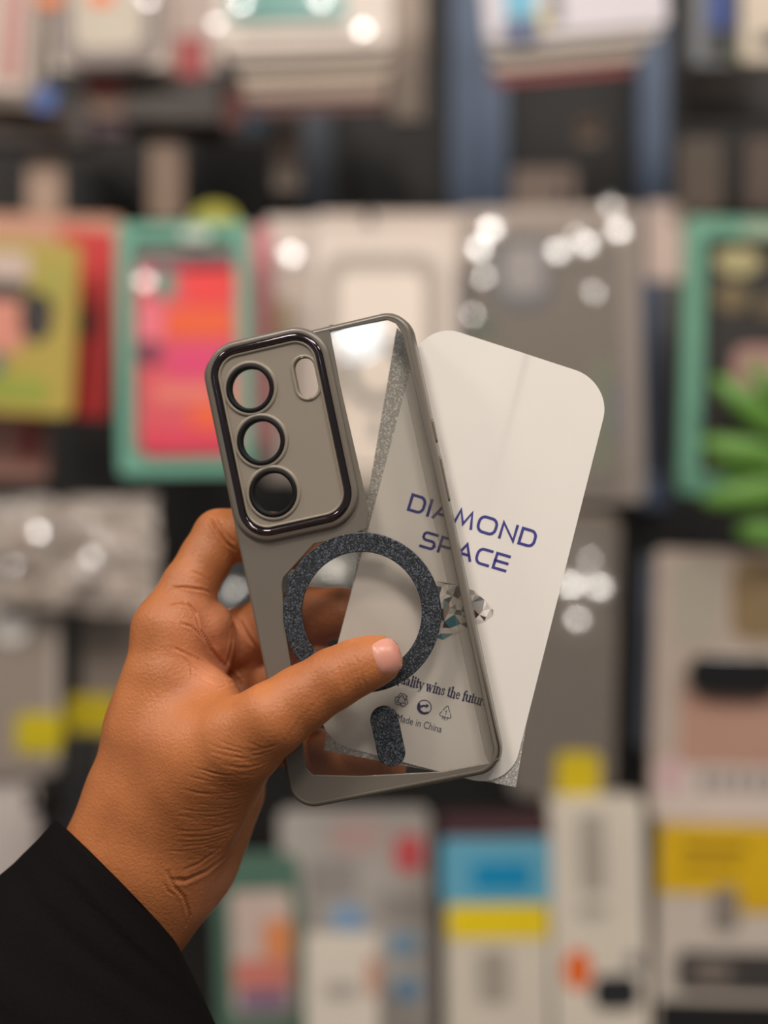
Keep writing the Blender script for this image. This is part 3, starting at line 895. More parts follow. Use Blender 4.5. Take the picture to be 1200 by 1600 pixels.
def bil(s, t):
    (a, b, c, d) = [Vector(q) for q in corner]
    return (a * (1 - s) + b * s) * (1 - t) + (d * (1 - s) + c * s) * t
def card_bend(s, t):
    """gentle fold down the middle and a lifted lower right corner"""
    z = 0.7 * math.exp(-((s - 0.53) / (0.12 if s < 0.53 else 0.03)) ** 2) * max(0, 1 - t / 0.42)
    k = max(0.0, (s - 0.80) / 0.20) * max(0.0, (t - 0.90) / 0.10)
    return z + 0.0 * k
def card_mesh(nx=72, ny=90, th=0.35):
    cr = 0.055 * 2
    Wd = (Vector(corner[1]) - Vector(corner[0])).length; Hd = (Vector(corner[3]) - Vector(corner[0])).length
    R = 13.5
    V, Fc = [], []
    for side in (0, 1):
        for j in range(ny + 1):
            for i in range(nx + 1):
                s, t = i / nx, 0.5 - 0.5 * math.cos(math.pi * j / ny)
                x, y = s * Wd, t * Hd
                # squeeze the outer columns in near the rounded corners
                ey = min(y, Hd - y)
                m_ = R - math.sqrt(max(0, R * R - (R - min(ey, R)) ** 2)) if ey < R else 0
                x = m_ + s * (Wd - 2 * m_)
                q = bil(x / Wd, t)
                V.append((q.x, q.y, HC + card_bend(x / Wd, t) - side * th))
    n1 = (nx + 1) * (ny + 1)
    for j in range(ny):
        for i in range(nx):
            a = j * (nx + 1) + i
            Fc.append((a, a + nx + 1, a + nx + 2, a + 1))
            Fc.append((n1 + a, n1 + a + 1, n1 + a + nx + 2, n1 + a + nx + 1))
    rim = [i for i in range(nx + 1)] + [j * (nx + 1) + nx for j in range(1, ny + 1)] + [ny * (nx + 1) + i for i in range(nx - 1, -1, -1)] + [j * (nx + 1) for j in range(ny - 1, 0, -1)]
    for k in range(len(rim)):
        a, b = rim[k], rim[(k + 1) % len(rim)]
        Fc.append((a, b, n1 + b, n1 + a))
    return V, Fc
croot = empty('insert_card', cw(*bil(0.5, 1), HC))
tag(croot, 'white rounded paper card printed with blue letters and a diamond, behind the phone case', 'card')
case_part('paper', card_mesh(), paper, croot)

def on_card(o_px, x_px, y_px):
    """a frame on the card: origin, direction of one unit to the right, one unit up, from three sight lines"""
    o = Vector(uv(*o_px, HC)); x = Vector(uv(*x_px, HC)) - o; y = Vector(uv(*y_px, HC)) - o
    return lambda V, z=0.06: [(*(o + x * v[0] + y * v[1]), HC + z) for v in V]

ARC = lambda cx, cy, rx, ry, a0, a1, n=7: [(cx + rx * math.cos(math.radians(a0 + (a1 - a0) * k / n)), cy + ry * math.sin(math.radians(a0 + (a1 - a0) * k / n))) for k in range(n + 1)]
TECH = {
    'D': (1.0, [[(0, 0), (0, 1)] + ARC(0.62, 0.62, 0.38, 0.38, 90, 0) + ARC(0.62, 0.38, 0.38, 0.38, 0, -90) + [(0, 0)]]),
    'I': (0.0, [[(0, 0), (0, 1)]]),
    'A': (1.1, [[(0, 0), (0.55, 1), (1.1, 0)], [(0.3, 0.30), (0.9, 0.30)]]),
    'M': (1.25, [[(0, 0), (0.22, 0.98), (0.625, 0.12), (1.03, 0.98), (1.25, 0)]]),
    'O': (1.25, [ARC(0.85, 0.6, 0.4, 0.4, 0, 90) + ARC(0.4, 0.6, 0.4, 0.4, 90, 180) + ARC(0.4, 0.4, 0.4, 0.4, 180, 270) + ARC(0.85, 0.4, 0.4, 0.4, 270, 360) + [(1.25, 0.6)]]),
    'N': (0.98, [[(0, 0), (0, 1), (0.98, 0), (0.98, 1)]]),
    'S': (1.0, [[(1.0, 1)] + ARC(0.26, 0.74, 0.26, 0.26, 90, 180) + ARC(0.26, 0.76, 0.26, 0.26, 180, 270) + ARC(0.74, 0.25, 0.26, 0.25, 90, 0) + ARC(0.74, 0.25, 0.26, 0.25, 0, -90) + [(0, 0)]]),
    'P': (1.0, [[(0, 0), (0, 1)] + ARC(0.7, 0.7, 0.3, 0.3, 90, -90) + [(0, 0.4)]]),
    'C': (1.0, [[(1.0, 1)] + ARC(0.4, 0.6, 0.4, 0.4, 90, 180) + ARC(0.4, 0.4, 0.4, 0.4, 180, 270) + [(1.0, 0)]]),
    'E': (0.95, [[(0.95, 1), (0, 1), (0, 0), (0.95, 0)], [(0, 0.5), (0.95, 0.5)]]),
}
def tech_text(word, gap=0.42):
    S = []; x = 0
    for ch in word:
        wd, st = TECH[ch]
        for s in st:
            S.append([(x + a, b) for a, b in s])
        x += wd + gap
    return S, x - gap
def lettering(word, o_px, x_px, y_px, wd=0.19):
    S, L = tech_text(word)
    fr = on_card(o_px, x_px, y_px)
    # stroke in a frame where both units are about equal
    o = Vector(uv(*o_px, HC)); ex = (Vector(uv(*x_px, HC)) - o); ey = Vector(uv(*y_px, HC)) - o
    S2 = [[tuple(o + ex * (a / L) + ey * b) for a, b in s] for s in S]
    V, Fc = ribbon(S2, wd * ey.length, 0, 0)
    return case_part('lettering', ([(v[0], v[1], HC + 0.07) for v in V], Fc), ink, croot)
a = lettering('DIAMOND', (638, 796), (832, 855), (645, 773))
a = lettering('SPACE', (657, 853), (789, 892), (664, 831))

def small_print(word, p0, p1, cap, bold, m, name='small_print', shear=0.0):
    """a line of small type between two sight points"""
    cu_ = bpy.data.curves.new(name, 'FONT')
    cu_.body = word; cu_.size = 1.0; cu_.offset = bold; cu_.resolution_u = 4
    to = bpy.data.objects.new('tmp', cu_)
    COL.objects.link(to)
    dg = bpy.context.evaluated_depsgraph_get()
    me = bpy.data.meshes.new_from_object(to.evaluated_get(dg))
    V = [v.co.copy() for v in me.vertices]; Fc = [tuple(f.vertices) for f in me.polygons]
    bpy.data.objects.remove(to); bpy.data.meshes.remove(me); bpy.data.curves.remove(cu_)
    x0 = min(v.x for v in V); x1 = max(v.x for v in V)
    a_ = Vector(uv(*p0, HC)); b_ = Vector(uv(*p1, HC)); d = b_ - a_
    e = d.normalized(); n = Vector((-e.y, e.x))
    sc = d.length / (x1 - x0); hy = cap / 4.5 / 0.70
    out = []
    for v in V:
        q = a_ + e * ((v.x - x0) * sc + v.y * hy * shear) + n * v.y * hy
        out.append((q.x, q.y, HC + 0.07))
    return case_part(name, (out, Fc), m, croot)
small_print('Made in China', (619, 1126), (689, 1145), 11.5, 0.0, ink_dark)

# serif motto, drawn with thick stems, thin joins and small foot serifs (x-height 1)
def SERIF():
    bowl = lambda cx, cy, rx, ry, n=18: [(cx + rx * math.cos(2 * math.pi * k / n), cy + ry * math.sin(2 * math.pi * k / n)) for k in range(n)] + [(cx + rx, cy)]
    st = lambda x, y0, y1: ('k', [(x, y0), (x, y1)])
    sf = lambda x, y, a=0.22: ('t', [(x - a, y), (x + a, y)])
    return {
        'Q': (1.55, [('m', bowl(0.7, 0.75, 0.6, 0.72)), ('k', [(0.75, 0.1), (1.3, -0.35)])]),
        'u': (1.1, [st(0.2, 0.25, 0.95), sf(0.12, 0.95, 0.16), ('m', [(0.2, 0.3), (0.3, 0.06), (0.5, 0.06), (0.8, 0.25)]), st(0.85, 0.05, 0.95), sf(0.78, 0.95, 0.16), sf(0.95, 0.04, 0.14)]),
        'a': (0.95, [st(0.62, 0.1, 0.75), ('m', [(0.62, 0.72), (0.5, 0.93), (0.28, 0.93), (0.14, 0.74)]), ('m', [(0.62, 0.58), (0.3, 0.48), (0.14, 0.28), (0.2, 0.08), (0.38, 0.06), (0.62, 0.26)]), sf(0.78, 0.06, 0.12)]),
        'l': (0.55, [st(0.26, 0, 1.5), sf(0.18, 1.5, 0.14), sf(0.26, 0.03)]),
        'i': (0.55, [st(0.26, 0, 0.95), sf(0.18, 0.95, 0.14), sf(0.26, 0.03), ('k', [(0.26, 1.3), (0.26, 1.42)])]),
        't': (0.65, [st(0.28, 0.12, 1.3), ('t', [(0.02, 0.93), (0.56, 0.93)]), ('m', [(0.28, 0.14), (0.4, 0.04), (0.58, 0.14)])]),
        'y': (1.0, [('k', [(0.14, 0.95), (0.52, 0.0)]), ('t', [(0.86, 0.95), (0.46, -0.25), (0.3, -0.42), (0.12, -0.36)]), sf(0.14, 0.95, 0.2), sf(0.84, 0.95, 0.16)]),
        'w': (1.45, [('k', [(0.14, 0.95), (0.42, 0.02)]), ('t', [(0.42, 0.02), (0.7, 0.93)]), ('k', [(0.66, 0.95), (0.94, 0.02)]), ('t', [(0.94, 0.02), (1.26, 0.95)]), sf(0.14, 0.95, 0.18), sf(0.66, 0.95, 0.16), sf(1.26, 0.95, 0.16)]),
        'n': (1.1, [st(0.24, 0, 0.95), sf(0.16, 0.95, 0.14), sf(0.24, 0.03), ('m', [(0.26, 0.7), (0.45, 0.9), (0.66, 0.93), (0.8, 0.75)]), st(0.82, 0, 0.75), sf(0.82, 0.03)]),
        's': (0.78, [('m', [(0.62, 0.72), (0.56, 0.92), (0.3, 0.93), (0.16, 0.74), (0.3, 0.56), (0.56, 0.42), (0.64, 0.22), (0.48, 0.05), (0.22, 0.06), (0.12, 0.28)])]),
        'h': (1.1, [st(0.24, 0, 1.5), sf(0.16, 1.5, 0.14), sf(0.24, 0.03), ('m', [(0.26, 0.7), (0.45, 0.9), (0.66, 0.93), (0.8, 0.75)]), st(0.82, 0, 0.75), sf(0.82, 0.03)]),
        'e': (0.9, [('m', [(0.14, 0.54), (0.72, 0.54), (0.68, 0.82), (0.46, 0.94), (0.22, 0.82), (0.14, 0.5), (0.2, 0.18), (0.44, 0.05), (0.72, 0.2)])]),
        'f': (0.65, [st(0.28, 0, 1.2), ('m', [(0.28, 1.15), (0.36, 1.45), (0.54, 1.5), (0.68, 1.38)]), ('t', [(0.04, 0.93), (0.56, 0.93)]), sf(0.28, 0.03)]),
        'r': (0.82, [st(0.24, 0, 0.95), sf(0.16, 0.95, 0.14), sf(0.24, 0.03), ('m', [(0.26, 0.66), (0.42, 0.9), (0.62, 0.92), (0.68, 0.76)])]),
        ' ': (0.5, []),
    }
SF = SERIF()
txt = 'Quality wins the future'
x = 0; K = {'k': [], 't': [], 'm': []}
marks = []
for ch in txt:
    wd, st = SF[ch]
    marks.append(x)
    for kd, s in st:
        K[kd].append([(x + a_, b_) for a_, b_ in s])
    x += wd
ia = txt.index('a'); L0 = marks[ia]; L1 = x
a_ = Vector(uv(633, 1070, HC)); b_ = Vector(uv(761, 1105, HC))
e = (b_ - a_).normalized(); n = Vector((-e.y, e.x)); un = (b_ - a_).length / (L1 - L0)
un_y = 10.8 / 4.5
VV, FF = [], []
for kd, wd in (('k', 0.23), ('t', 0.10), ('m', 0.15)):
    S2 = [[tuple(a_ + e * ((q[0] - L0) * un) + n * q[1] * un_y) for q in s] for s in K[kd]]
    V, Fc = ribbon(S2, wd * un_y, 0, 0)
    FF += [tuple(i + len(VV) for i in f) for f in Fc]
    VV += [(v[0], v[1], HC + 0.07) for v in V]
case_part('motto', (VV, FF), ink_dark, croot)

# the three recycling marks
def icon(name, cx, cy, r, strokes, wd, fills=()):
    o = Vector(uv(cx, cy, HC)); k = r / 4.5
    e_ = e; n_ = n
    S2 = [[tuple(o + e_ * a2 * k + n_ * b2 * k) for a2, b2 in s] for s in strokes]
    V, Fc = ribbon(S2, wd * k, 0, 0)
    V = [(v[0], v[1], HC + 0.07) for v in V]
    for f in fills:
        b0 = len(V)
        V += [(*(o + e_ * a2 * k + n_ * b2 * k), HC + 0.075) for a2, b2 in f]
        Fc.append(tuple(range(b0, b0 + len(f))))
    return case_part(name, (V, Fc), ink_dark, croot)
def rot(P, a): c_, s_ = math.cos(a), math.sin(a); return [(x * c_ - y * s_, x * s_ + y * c_) for x, y in P]
arrow = [(-0.62, 0.30), (-0.32, 0.86), (0.28, 0.86), (0.42, 0.62), (0.60, 0.72), (0.48, 0.22), (0.02, 0.40), (0.16, 0.48), (0.02, 0.66), (-0.14, 0.62), (-0.34, 0.20), (-0.62, 0.30)]
icon('recycling_mark', 627.5, 1094, 12, [rot(arrow, k * 2 * math.pi / 3) for k in range(3)], 0.10)
ci = [(math.cos(2 * math.pi * k / 30), math.sin(2 * math.pi * k / 30)) for k in range(31)]
ci[-1] = ci[0]
crescent = ARC(0, 0, 0.95, 0.95, 150, 330, 14) + ARC(0.08, -0.10, 0.62, 0.58, 320, 165, 12)
swoosh = ARC(-0.02, -0.28, 0.62, 0.62, 165, 70, 8) + [(0.10, 0.58), (0.62, 0.40), (0.28, -0.10), (0.22, 0.08)] + ARC(0.0, -0.32, 0.36, 0.38, 70, 165, 8)
icon('green_dot_mark', 663, 1105, 11, [ci], 0.14, [crescent, swoosh])
tri = [(0.08, 0.92), (0.50, 0.18)], [(0.66, -0.05), (0.86, -0.50), (0.78, -0.68), (0.30, -0.68)], [(0.1, -0.68), (-0.72, -0.68), (-0.86, -0.48), (-0.60, -0.02)], [(-0.50, 0.18), (-0.12, 0.88), (0.08, 0.92)], [(-0.08, 0.1), (0.02, 0.25), (0.02, -0.35)]
icon('triangle_mark', 697, 1113, 11, list(tri), 0.10)
small_print('PET', (690, 1124), (700, 1127), 4.5, 0.0, ink_dark, 'triangle_caption')

# printed diamond
dm_out = [(682, 908), (716, 914), (741, 923), (757, 937), (771, 953), (770, 962), (757, 971), (736, 979), (712, 992), (692, 1000), (682, 996), (676, 960)]
dm_cols = [(236, 230, 224), (202, 190, 180), (150, 146, 142), (96, 96, 98), (58, 58, 64), (120, 148, 150), (70, 130, 138), (170, 140, 120), (226, 214, 204), (40, 44, 52)]
dm_mats = [mat('diamond_print_%d' % i, c_, 0.45) for i, c_ in enumerate(dm_cols)]
bmd = bmesh.new()
pts = [Vector(uv(x_, y_, HC)) for x_, y_ in dm_out]
inner = []
while len(inner) < 60:
    x_, y_ = random.uniform(674, 772), random.uniform(906, 1001)
    ins = False
    for i in range(len(dm_out)):
        (xa, ya), (xb, yb) = dm_out[i - 1], dm_out[i]
        if (ya > y_) != (yb > y_) and x_ < (xb - xa) * (y_ - ya) / (yb - ya) + xa: ins = not ins
    if ins and all(math.hypot(x_ - a2, y_ - b2) > 7 for a2, b2 in inner):
        inner.append((x_, y_))
    elif random.random() < 0.002: break
allp = [Vector(uv(x_, y_, HC)) for x_, y_ in dm_out + inner]
res = delaunay_2d_cdt(allp, [(i, (i + 1) % len(dm_out)) for i in range(len(dm_out))], [], 1, 1e-6)
do = case_part('diamond_picture', ([(v.x, v.y, HC + 0.07) for v in res[0]], [tuple(f) for f in res[2]]), dm_mats[0], croot)
for m_ in dm_mats[1:]: do.data.materials.append(m_)
wts = [5, 4, 3, 2, 2, 2, 1, 2, 4, 1]
for f in do.data.polygons: f.material_index = random.choices(range(10), wts)[0]

HG = -12.4
glit = glitter('silver_glitter', (176, 169, 158), (255, 254, 250), 2600, 0.35)
gl_c = [uv(x_, y_, HG) for x_, y_ in ((620, 512), (884, 760), (806, 1230), (506, 1172))]
go = case_part('glitter_sheet', flat_plate(gl_c, [], HG - 0.5, HG, 0.05), glit, None)
go.location = (0, 0, 0)
tag(go, 'silver glitter sheet showing along the left and lower edges of the white card', 'sheet')

# ------------------------------------------------------------------ the hand: one continuous surface grown from joints
def hp(px, py, r, d):
    """joint seen at a pixel, radius in pixels, depth in mm behind the case back"""
    Y = plane_Y(min(max(px, 320), 780), min(max(py, 500), 1240)) + d / 1000
    return np.array([*at(px, py, Y)]), r * Y / F
prims = []
def limb(k, *J):
    P = [hp(*j) for j in J]
    prims.append(([(a[0], a[1], b[0], b[1]) for a, b in zip(P[:-1], P[1:])], k / 1000))
# forearm and palm
limb(14, (120, 1460, 100, 18), (198, 1345, 104, 15), (226, 1250, 95, 13), (240, 1158, 77, 10), (256, 1060, 64, 10), (264, 988, 52, 12))
limb(14, (180, 1485, 80, 20), (256, 1380, 76, 16), (292, 1268, 84, 8), (318, 1190, 88, 4))
limb(12, (215, 1450, 54, 20), (282, 1352, 60, 22), (298, 1310, 58, 24))
limb(14, (270, 1240, 86, 30), (300, 1090, 64, 34), (310, 1020, 48, 34))
limb(12, (250, 1130, 66, 16), (330, 1100, 46, 10))
limb(12, (300, 1330, 74, 32), (345, 1230, 68, 34), (370, 1130, 52, 42))
# thumb
limb(10, (318, 1195, 96, 2), (372, 1160, 71, -9.5), (424, 1124, 58, -14.5), (470, 1092, 51.5, -12.4), (522, 1060, 47.5, -11.2), (556, 1043, 44, -10.3), (580, 1034, 40.5, -9.4), (590, 1031, 38.5, -9.0))
# index finger
limb(6, (262, 985, 54, 12), (296, 916, 43, 18), (322, 872, 41, 22), (343, 837, 41, 25), (380, 836, 41, 27), (430, 842, 40, 27), (474, 856, 37, 25))
# middle finger: base pad, then round behind the case
limb(5, (292, 1010, 50, 26), (334, 1000, 40, 30), (372, 996, 45, 35), (420, 978, 47, 34), (480, 962, 45, 32), (534, 956, 40, 29))
limb(3, (300, 955, 34, 15), (328, 976, 35, 18), (338, 1005, 28, 20), (346, 1036, 15, 22))
# ring and little finger
limb(5, (320, 1090, 50, 42), (370, 1080, 48, 46), (430, 1064, 45, 40), (500, 1056, 42, 33), (548, 1052, 37, 30))
limb(5, (335, 1150, 46, 44), (392, 1143, 43, 46), (440, 1153, 40, 41), (500, 1178, 37, 34), (560, 1192, 35, 30), (605, 1198, 31, 28))

allseg = [q for c, k in prims for q in c]
lo = np.min([np.minimum(q[0] - q[1], q[2] - q[3]) for q in allseg], 0) - 0.004
hi = np.max([np.maximum(q[0] + q[1], q[2] + q[3]) for q in allseg], 0) + 0.004
h = 0.00085
nx, ny, nz = [int(math.ceil((hi[i] - lo[i]) / h)) + 1 for i in range(3)]
gx = (lo[0] + h * np.arange(nx)).astype(np.float32); gy = (lo[1] + h * np.arange(ny)).astype(np.float32); gz = (lo[2] + h * np.arange(nz)).astype(np.float32)
D = np.full((nx, ny, nz), 0.05, np.float32)
def smin(A, B, k):
    hh = np.clip(0.5 + 0.5 * (A - B) / k, 0, 1)
    return A * (1 - hh) + B * hh - k * hh * (1 - hh)
for chain, k in prims:
    m_ = 0.018
    s0 = [max(0, int((min(min(q[0][i] - q[1], q[2][i] - q[3]) for q in chain) - m_ - lo[i]) / h)) for i in range(3)]
    s1 = [min((nx, ny, nz)[i], int((max(max(q[0][i] + q[1], q[2][i] + q[3]) for q in chain) + m_ - lo[i]) / h) + 2) for i in range(3)]
    box = tuple(slice(a, b) for a, b in zip(s0, s1))
    C = None
    for a, ra, b, rb in chain:
        X = gx[box[0], None, None] - np.float32(a[0]); Y_ = gy[None, box[1], None] - np.float32(a[1]); Z = gz[None, None, box[2]] - np.float32(a[2])
        ab = b - a; L2 = float(ab @ ab)
        t = np.clip((X * ab[0] + Y_ * ab[1] + Z * ab[2]) / L2, 0, 1)
        dd = np.sqrt((X - t * ab[0]) ** 2 + (Y_ - t * ab[1]) ** 2 + (Z - t * ab[2]) ** 2) - (ra + (rb - ra) * t)
        C = dd if C is None else smin(C, dd, 0.002)
    D[box] = smin(D[box], C, k)

def surface_net(D, lo, h):
    ins = D < 0
    nx, ny, nz = D.shape
    cs = np.zeros((nx - 1, ny - 1, nz - 1), np.uint8)
    acc = np.zeros((nx - 1, ny - 1, nz - 1, 3), np.float32); cnt = np.zeros((nx - 1, ny - 1, nz - 1), np.float32)
    sl = lambda o: tuple(slice(o[i], D.shape[i] - 1 + o[i]) for i in range(3))
    for c in [(i, j, k) for i in (0, 1) for j in (0, 1) for k in (0, 1)]:
        cs += ins[sl(c)].astype(np.uint8)
    act = (cs > 0) & (cs < 8)
    for ax in range(3):
        for u in (0, 1):
            for v in (0, 1):
                o0 = [0, 0, 0]; oth = [i for i in range(3) if i != ax]
                o0[oth[0]] = u; o0[oth[1]] = v
                o1 = list(o0); o1[ax] = 1
                A = D[sl(o0)][act]; B = D[sl(o1)][act]
                cr = (A < 0) != (B < 0)
                t = np.where(cr, A / np.where(cr, A - B, 1), 0)
                p = np.zeros((len(A), 3), np.float32)
                p[:, oth[0]] = u; p[:, oth[1]] = v; p[:, ax] = t
                acc[act] += p * cr[:, None]
                cnt[act] += cr
    idx = -np.ones(act.shape, np.int64)
    cells = np.argwhere(act)
    idx[act] = np.arange(len(cells))
    V = lo + h * (cells + acc[act] / cnt[act][:, None])
    faces = []
    for ax in range(3):
        o0 = [slice(None)] * 3; o1 = [slice(None)] * 3
        o0[ax] = slice(0, -1); o1[ax] = slice(1, None)
        ch = ins[tuple(o0)] != ins[tuple(o1)]
        E = np.argwhere(ch)
        oth = [i for i in range(3) if i != ax]
        ok = (E[:, oth[0]] > 0) & (E[:, oth[1]] > 0) & (E[:, oth[0]] < D.shape[oth[0]] - 1) & (E[:, oth[1]] < D.shape[oth[1]] - 1)
        E = E[ok]
        q = []
        for u, v in ((0, 0), (1, 0), (1, 1), (0, 1)):
            c = E.copy(); c[:, oth[0]] -= u; c[:, oth[1]] -= v
            q.append(idx[c[:, 0], c[:, 1], c[:, 2]])
        Q = np.stack(q, 1)
        fl = ins[E[:, 0], E[:, 1], E[:, 2]]
        if ax == 1: fl = ~fl
        Q[fl] = Q[fl][:, ::-1]
        faces.append(Q)
    return V, np.concatenate(faces)
HV, HF = surface_net(D, lo, h)
def smooth_v(V, Fq, it, lam=0.5):
    E = np.concatenate([Fq[:, [0, 1]], Fq[:, [1, 2]], Fq[:, [2, 3]], Fq[:, [3, 0]]])
    deg = np.bincount(E.ravel(), minlength=len(V)).astype(float)
    for _ in range(it):
        S = np.zeros_like(V)
        for ax in range(3):
            S[:, ax] = np.bincount(E[:, 0], V[E[:, 1], ax], len(V)) + np.bincount(E[:, 1], V[E[:, 0], ax], len(V))
        V = V + lam * (S / deg[:, None] - V)
    return V
HV = smooth_v(HV, HF, 9)
# one round of subdivision for the fine creases
tmp = mesh_obj('tmp_hand', HV, HF)
recalc(tmp)
ms = tmp.modifiers.new('s', 'SUBSURF'); ms.levels = 1; ms.render_levels = 1
dg = bpy.context.evaluated_depsgraph_get()
hm = bpy.data.meshes.new_from_object(tmp.evaluated_get(dg))
om = tmp.data
bpy.data.objects.remove(tmp); bpy.data.meshes.remove(om)
N = len(hm.vertices)
co = np.empty(N * 3, np.float32); hm.vertices.foreach_get('co', co); co = co.reshape(-1, 3).astype(float)
no = np.empty(N * 3, np.float32); hm.vertices.foreach_get('normal', no); no = no.reshape(-1, 3).astype(float)
bvh = BVHTree.FromPolygons([Vector(c) for c in co], [tuple(p.vertices) for p in hm.polygons])
def touch(px, py):
    o = Vector((0, 0, CZ)); d = (at(px, py, 1.0) - o).normalized()
    r = bvh.ray_cast(o, d)
    return (r[0], r[1]) if r[0] is not None else (None, None)
def crease(pts, depth, width, raise_=0.25):
    """press a skin fold along a path over the surface"""
    P = []
    for a, b in zip(pts[:-1], pts[1:]):
        n_ = max(2, int(math.hypot(b[0] - a[0], b[1] - a[1]) / 4))
        for i in range(n_):
            f = i / n_
            q, _ = touch(a[0] * (1 - f) + b[0] * f, a[1] * (1 - f) + b[1] * f)
            if q is not None: P.append(np.array(q))
    if not P: return
    P = np.array(P); w_ = width / 1000
    near = np.where(np.all((co > P.min(0) - 4 * w_) & (co < P.max(0) + 4 * w_), 1))[0]
    if len(near) == 0: return
    best = np.full(len(near), 1e9); arg = np.zeros(len(near), int)
    for i, q in enumerate(P):
        d_ = ((co[near] - q) ** 2).sum(1)
        mm = d_ < best
        best[mm] = d_[mm]; arg[mm] = i
    dist = np.sqrt(best)
    t = arg / max(1, len(P) - 1)
    fade = np.clip(np.minimum(t, 1 - t) * 6 + 0.35, 0, 1)
    g_ = -np.exp(-(dist / w_) ** 2) + raise_ * np.exp(-((dist - 2.2 * w_) / (1.2 * w_)) ** 2)
    disp[near] += g_ * depth / 1000 * fade
disp = np.zeros(N)
# finger joints
crease([(329, 808), (338, 826), (354, 848), (370, 862)], 1.0, 0.5)
crease([(342, 812), (352, 832), (368, 850)], 0.5, 0.5)
crease([(266, 918), (292, 918), (318, 922), (335, 930)], 0.8, 0.45)
crease([(300, 893), (316, 900), (330, 912)], 0.4, 0.5)
crease([(296, 944), (306, 958), (312, 984), (322, 1000), (328, 1012)], 0.8, 0.5)
crease([(284, 974), (300, 980), (312, 992), (326, 1010)], 0.7, 0.45)
crease([(262, 946), (284, 944), (300, 948), (308, 962)], 0.4, 0.45)
crease([(363, 978), (364, 1000), (360, 1020), (354, 1040)], 1.4, 0.7)
crease([(374, 968), (386, 990), (400, 1012), (404, 1030)], 0.7, 0.6)
crease([(367, 960), (380, 985), (394, 1010)], 0.5, 0.5)
# palm lines towards the web
crease([(326, 1010), (344, 1032), (362, 1052), (378, 1070)], 0.9, 0.55)
for y0, a in ((1018, 0.4), (1034, 0.35), (1046, 0.3)):
    crease([(270 + (y0 - 1018), y0 - 6), (300, y0 + 8), (335, y0 + 24), (368, y0 + 36 - (y0 - 1018) * 0.6)], a, 0.5)
for i in range(7):
    x0 = 304 + i * 9; y0 = 1096 - i * 4
    crease([(x0, y0), (x0 + 14, y0 - 10), (x0 + 34, y0 - 18)], 0.3, 0.4)
# wrinkles where the thumb joins the wrist
cr_ = random.Random(5)
for i in range(58):
    f = i / 57
    xr = 438 - 92 * f + cr_.uniform(-6, 4); yr = 1160 + 172 * f + cr_.uniform(-3, 3)
    ln = cr_.uniform(45, 135) * (1 - 0.35 * f)
    xl = xr - ln; yl = yr + (2 + 34 * f) * ln / 120 - 6 + cr_.uniform(-3, 3)
    sag = 6 + 8 * (1 - f)
    pts_ = []
    for k in range(6):
        t_ = k / 5
        pts_.append((xl + (xr - xl) * t_, yl + (yr - yl) * t_ + sag * math.sin(math.pi * t_) * ln / 110 + cr_.uniform(-0.8, 0.8)))
    crease(pts_, cr_.uniform(0.10, 0.34), cr_.uniform(0.32, 0.5), 0.12)
crease([(262, 1362), (272, 1385), (288, 1402), (296, 1430), (290, 1450)], 0.6, 0.55)
crease([(255, 1380), (262, 1392), (276, 1400)], 0.3, 0.45)
crease([(378, 1310), (352, 1338), (322, 1362), (290, 1376), (268, 1374)], 0.9, 0.8)
crease([(366, 1300), (340, 1328), (310, 1350), (286, 1360)], 0.5, 0.6)
# thumb knuckle
for i, dx in enumerate((-14, -6, 2, 10, 18)):
    crease([(528 + dx, 1012 + abs(dx) * 0.2), (540 + dx, 1034), (548 + dx, 1060), (556 + dx, 1084)], 0.22, 0.6)
for i in range(6):
    crease([(452 + i * 9, 1150 - i * 6), (470 + i * 8, 1120 - i * 8), (470 + i * 8, 1090 - i * 8)], 0.12, 0.6)
co += no * disp[:, None]
hm.vertices.foreach_set('co', co.astype(np.float32).ravel())
hm.update()
hm.polygons.foreach_set('use_smooth', [True] * len(hm.polygons))
# paler palm side
pal = np.zeros(N)
for px, py, rad in ((330, 985, 60), (352, 1040, 45), (384, 1020, 50), (330, 1050, 40), (345, 1380, 42), (330, 1420, 40)):
    q, _ = touch(px, py)
    if q is not None:
        d_ = np.sqrt(((co - np.array(q)) ** 2).sum(1)); pal = np.maximum(pal, np.exp(-(d_ / (rad * 0.00022)) ** 2))
at_ = hm.attributes.new('palm_side', 'FLOAT', 'POINT'); at_.data.foreach_set('value', pal.astype(np.float32))

skin = bpy.data.materials.new('skin'); skin.use_nodes = True
nt = skin.node_tree; b = nt.nodes['Principled BSDF']
tc = nt.nodes.new('ShaderNodeTexCoord')
def noise(sc, det=4):
    n_ = nt.nodes.new('ShaderNodeTexNoise'); n_.inputs['Scale'].default_value = sc; n_.inputs['Detail'].default_value = det
    nt.links.new(tc.outputs['Object'], n_.inputs['Vector']); return n_
n1 = noise(45); n2 = noise(900, 2)
r1 = nt.nodes.new('ShaderNodeValToRGB')
r1.color_ramp.elements[0].position = 0.3; r1.color_ramp.elements[0].color = (*lin((162, 96, 53)), 1)
r1.color_ramp.elements[1].position = 0.7; r1.color_ramp.elements[1].color = (*lin((186, 114, 66)), 1)
nt.links.new(n1.outputs['Fac'], r1.inputs[0])
atn = nt.nodes.new('ShaderNodeAttribute'); atn.attribute_name = 'palm_side'
mx1 = nt.nodes.new('ShaderNodeMix'); mx1.data_type = 'RGBA'
mx1.inputs[7].default_value = (*lin((204, 132, 94)), 1)
nt.links.new(atn.outputs['Fac'], mx1.inputs[0]); nt.links.new(r1.outputs[0], mx1.inputs[6])
nt.links.new(mx1.outputs[2], b.inputs['Base Color'])
b.inputs['Roughness'].default_value = 0.48
b.inputs['Specular IOR Level'].default_value = 0.4
b.inputs['Subsurface Weight'].default_value = 0.12
b.inputs['Subsurface Radius'].default_value = (1.0, 0.35, 0.18)
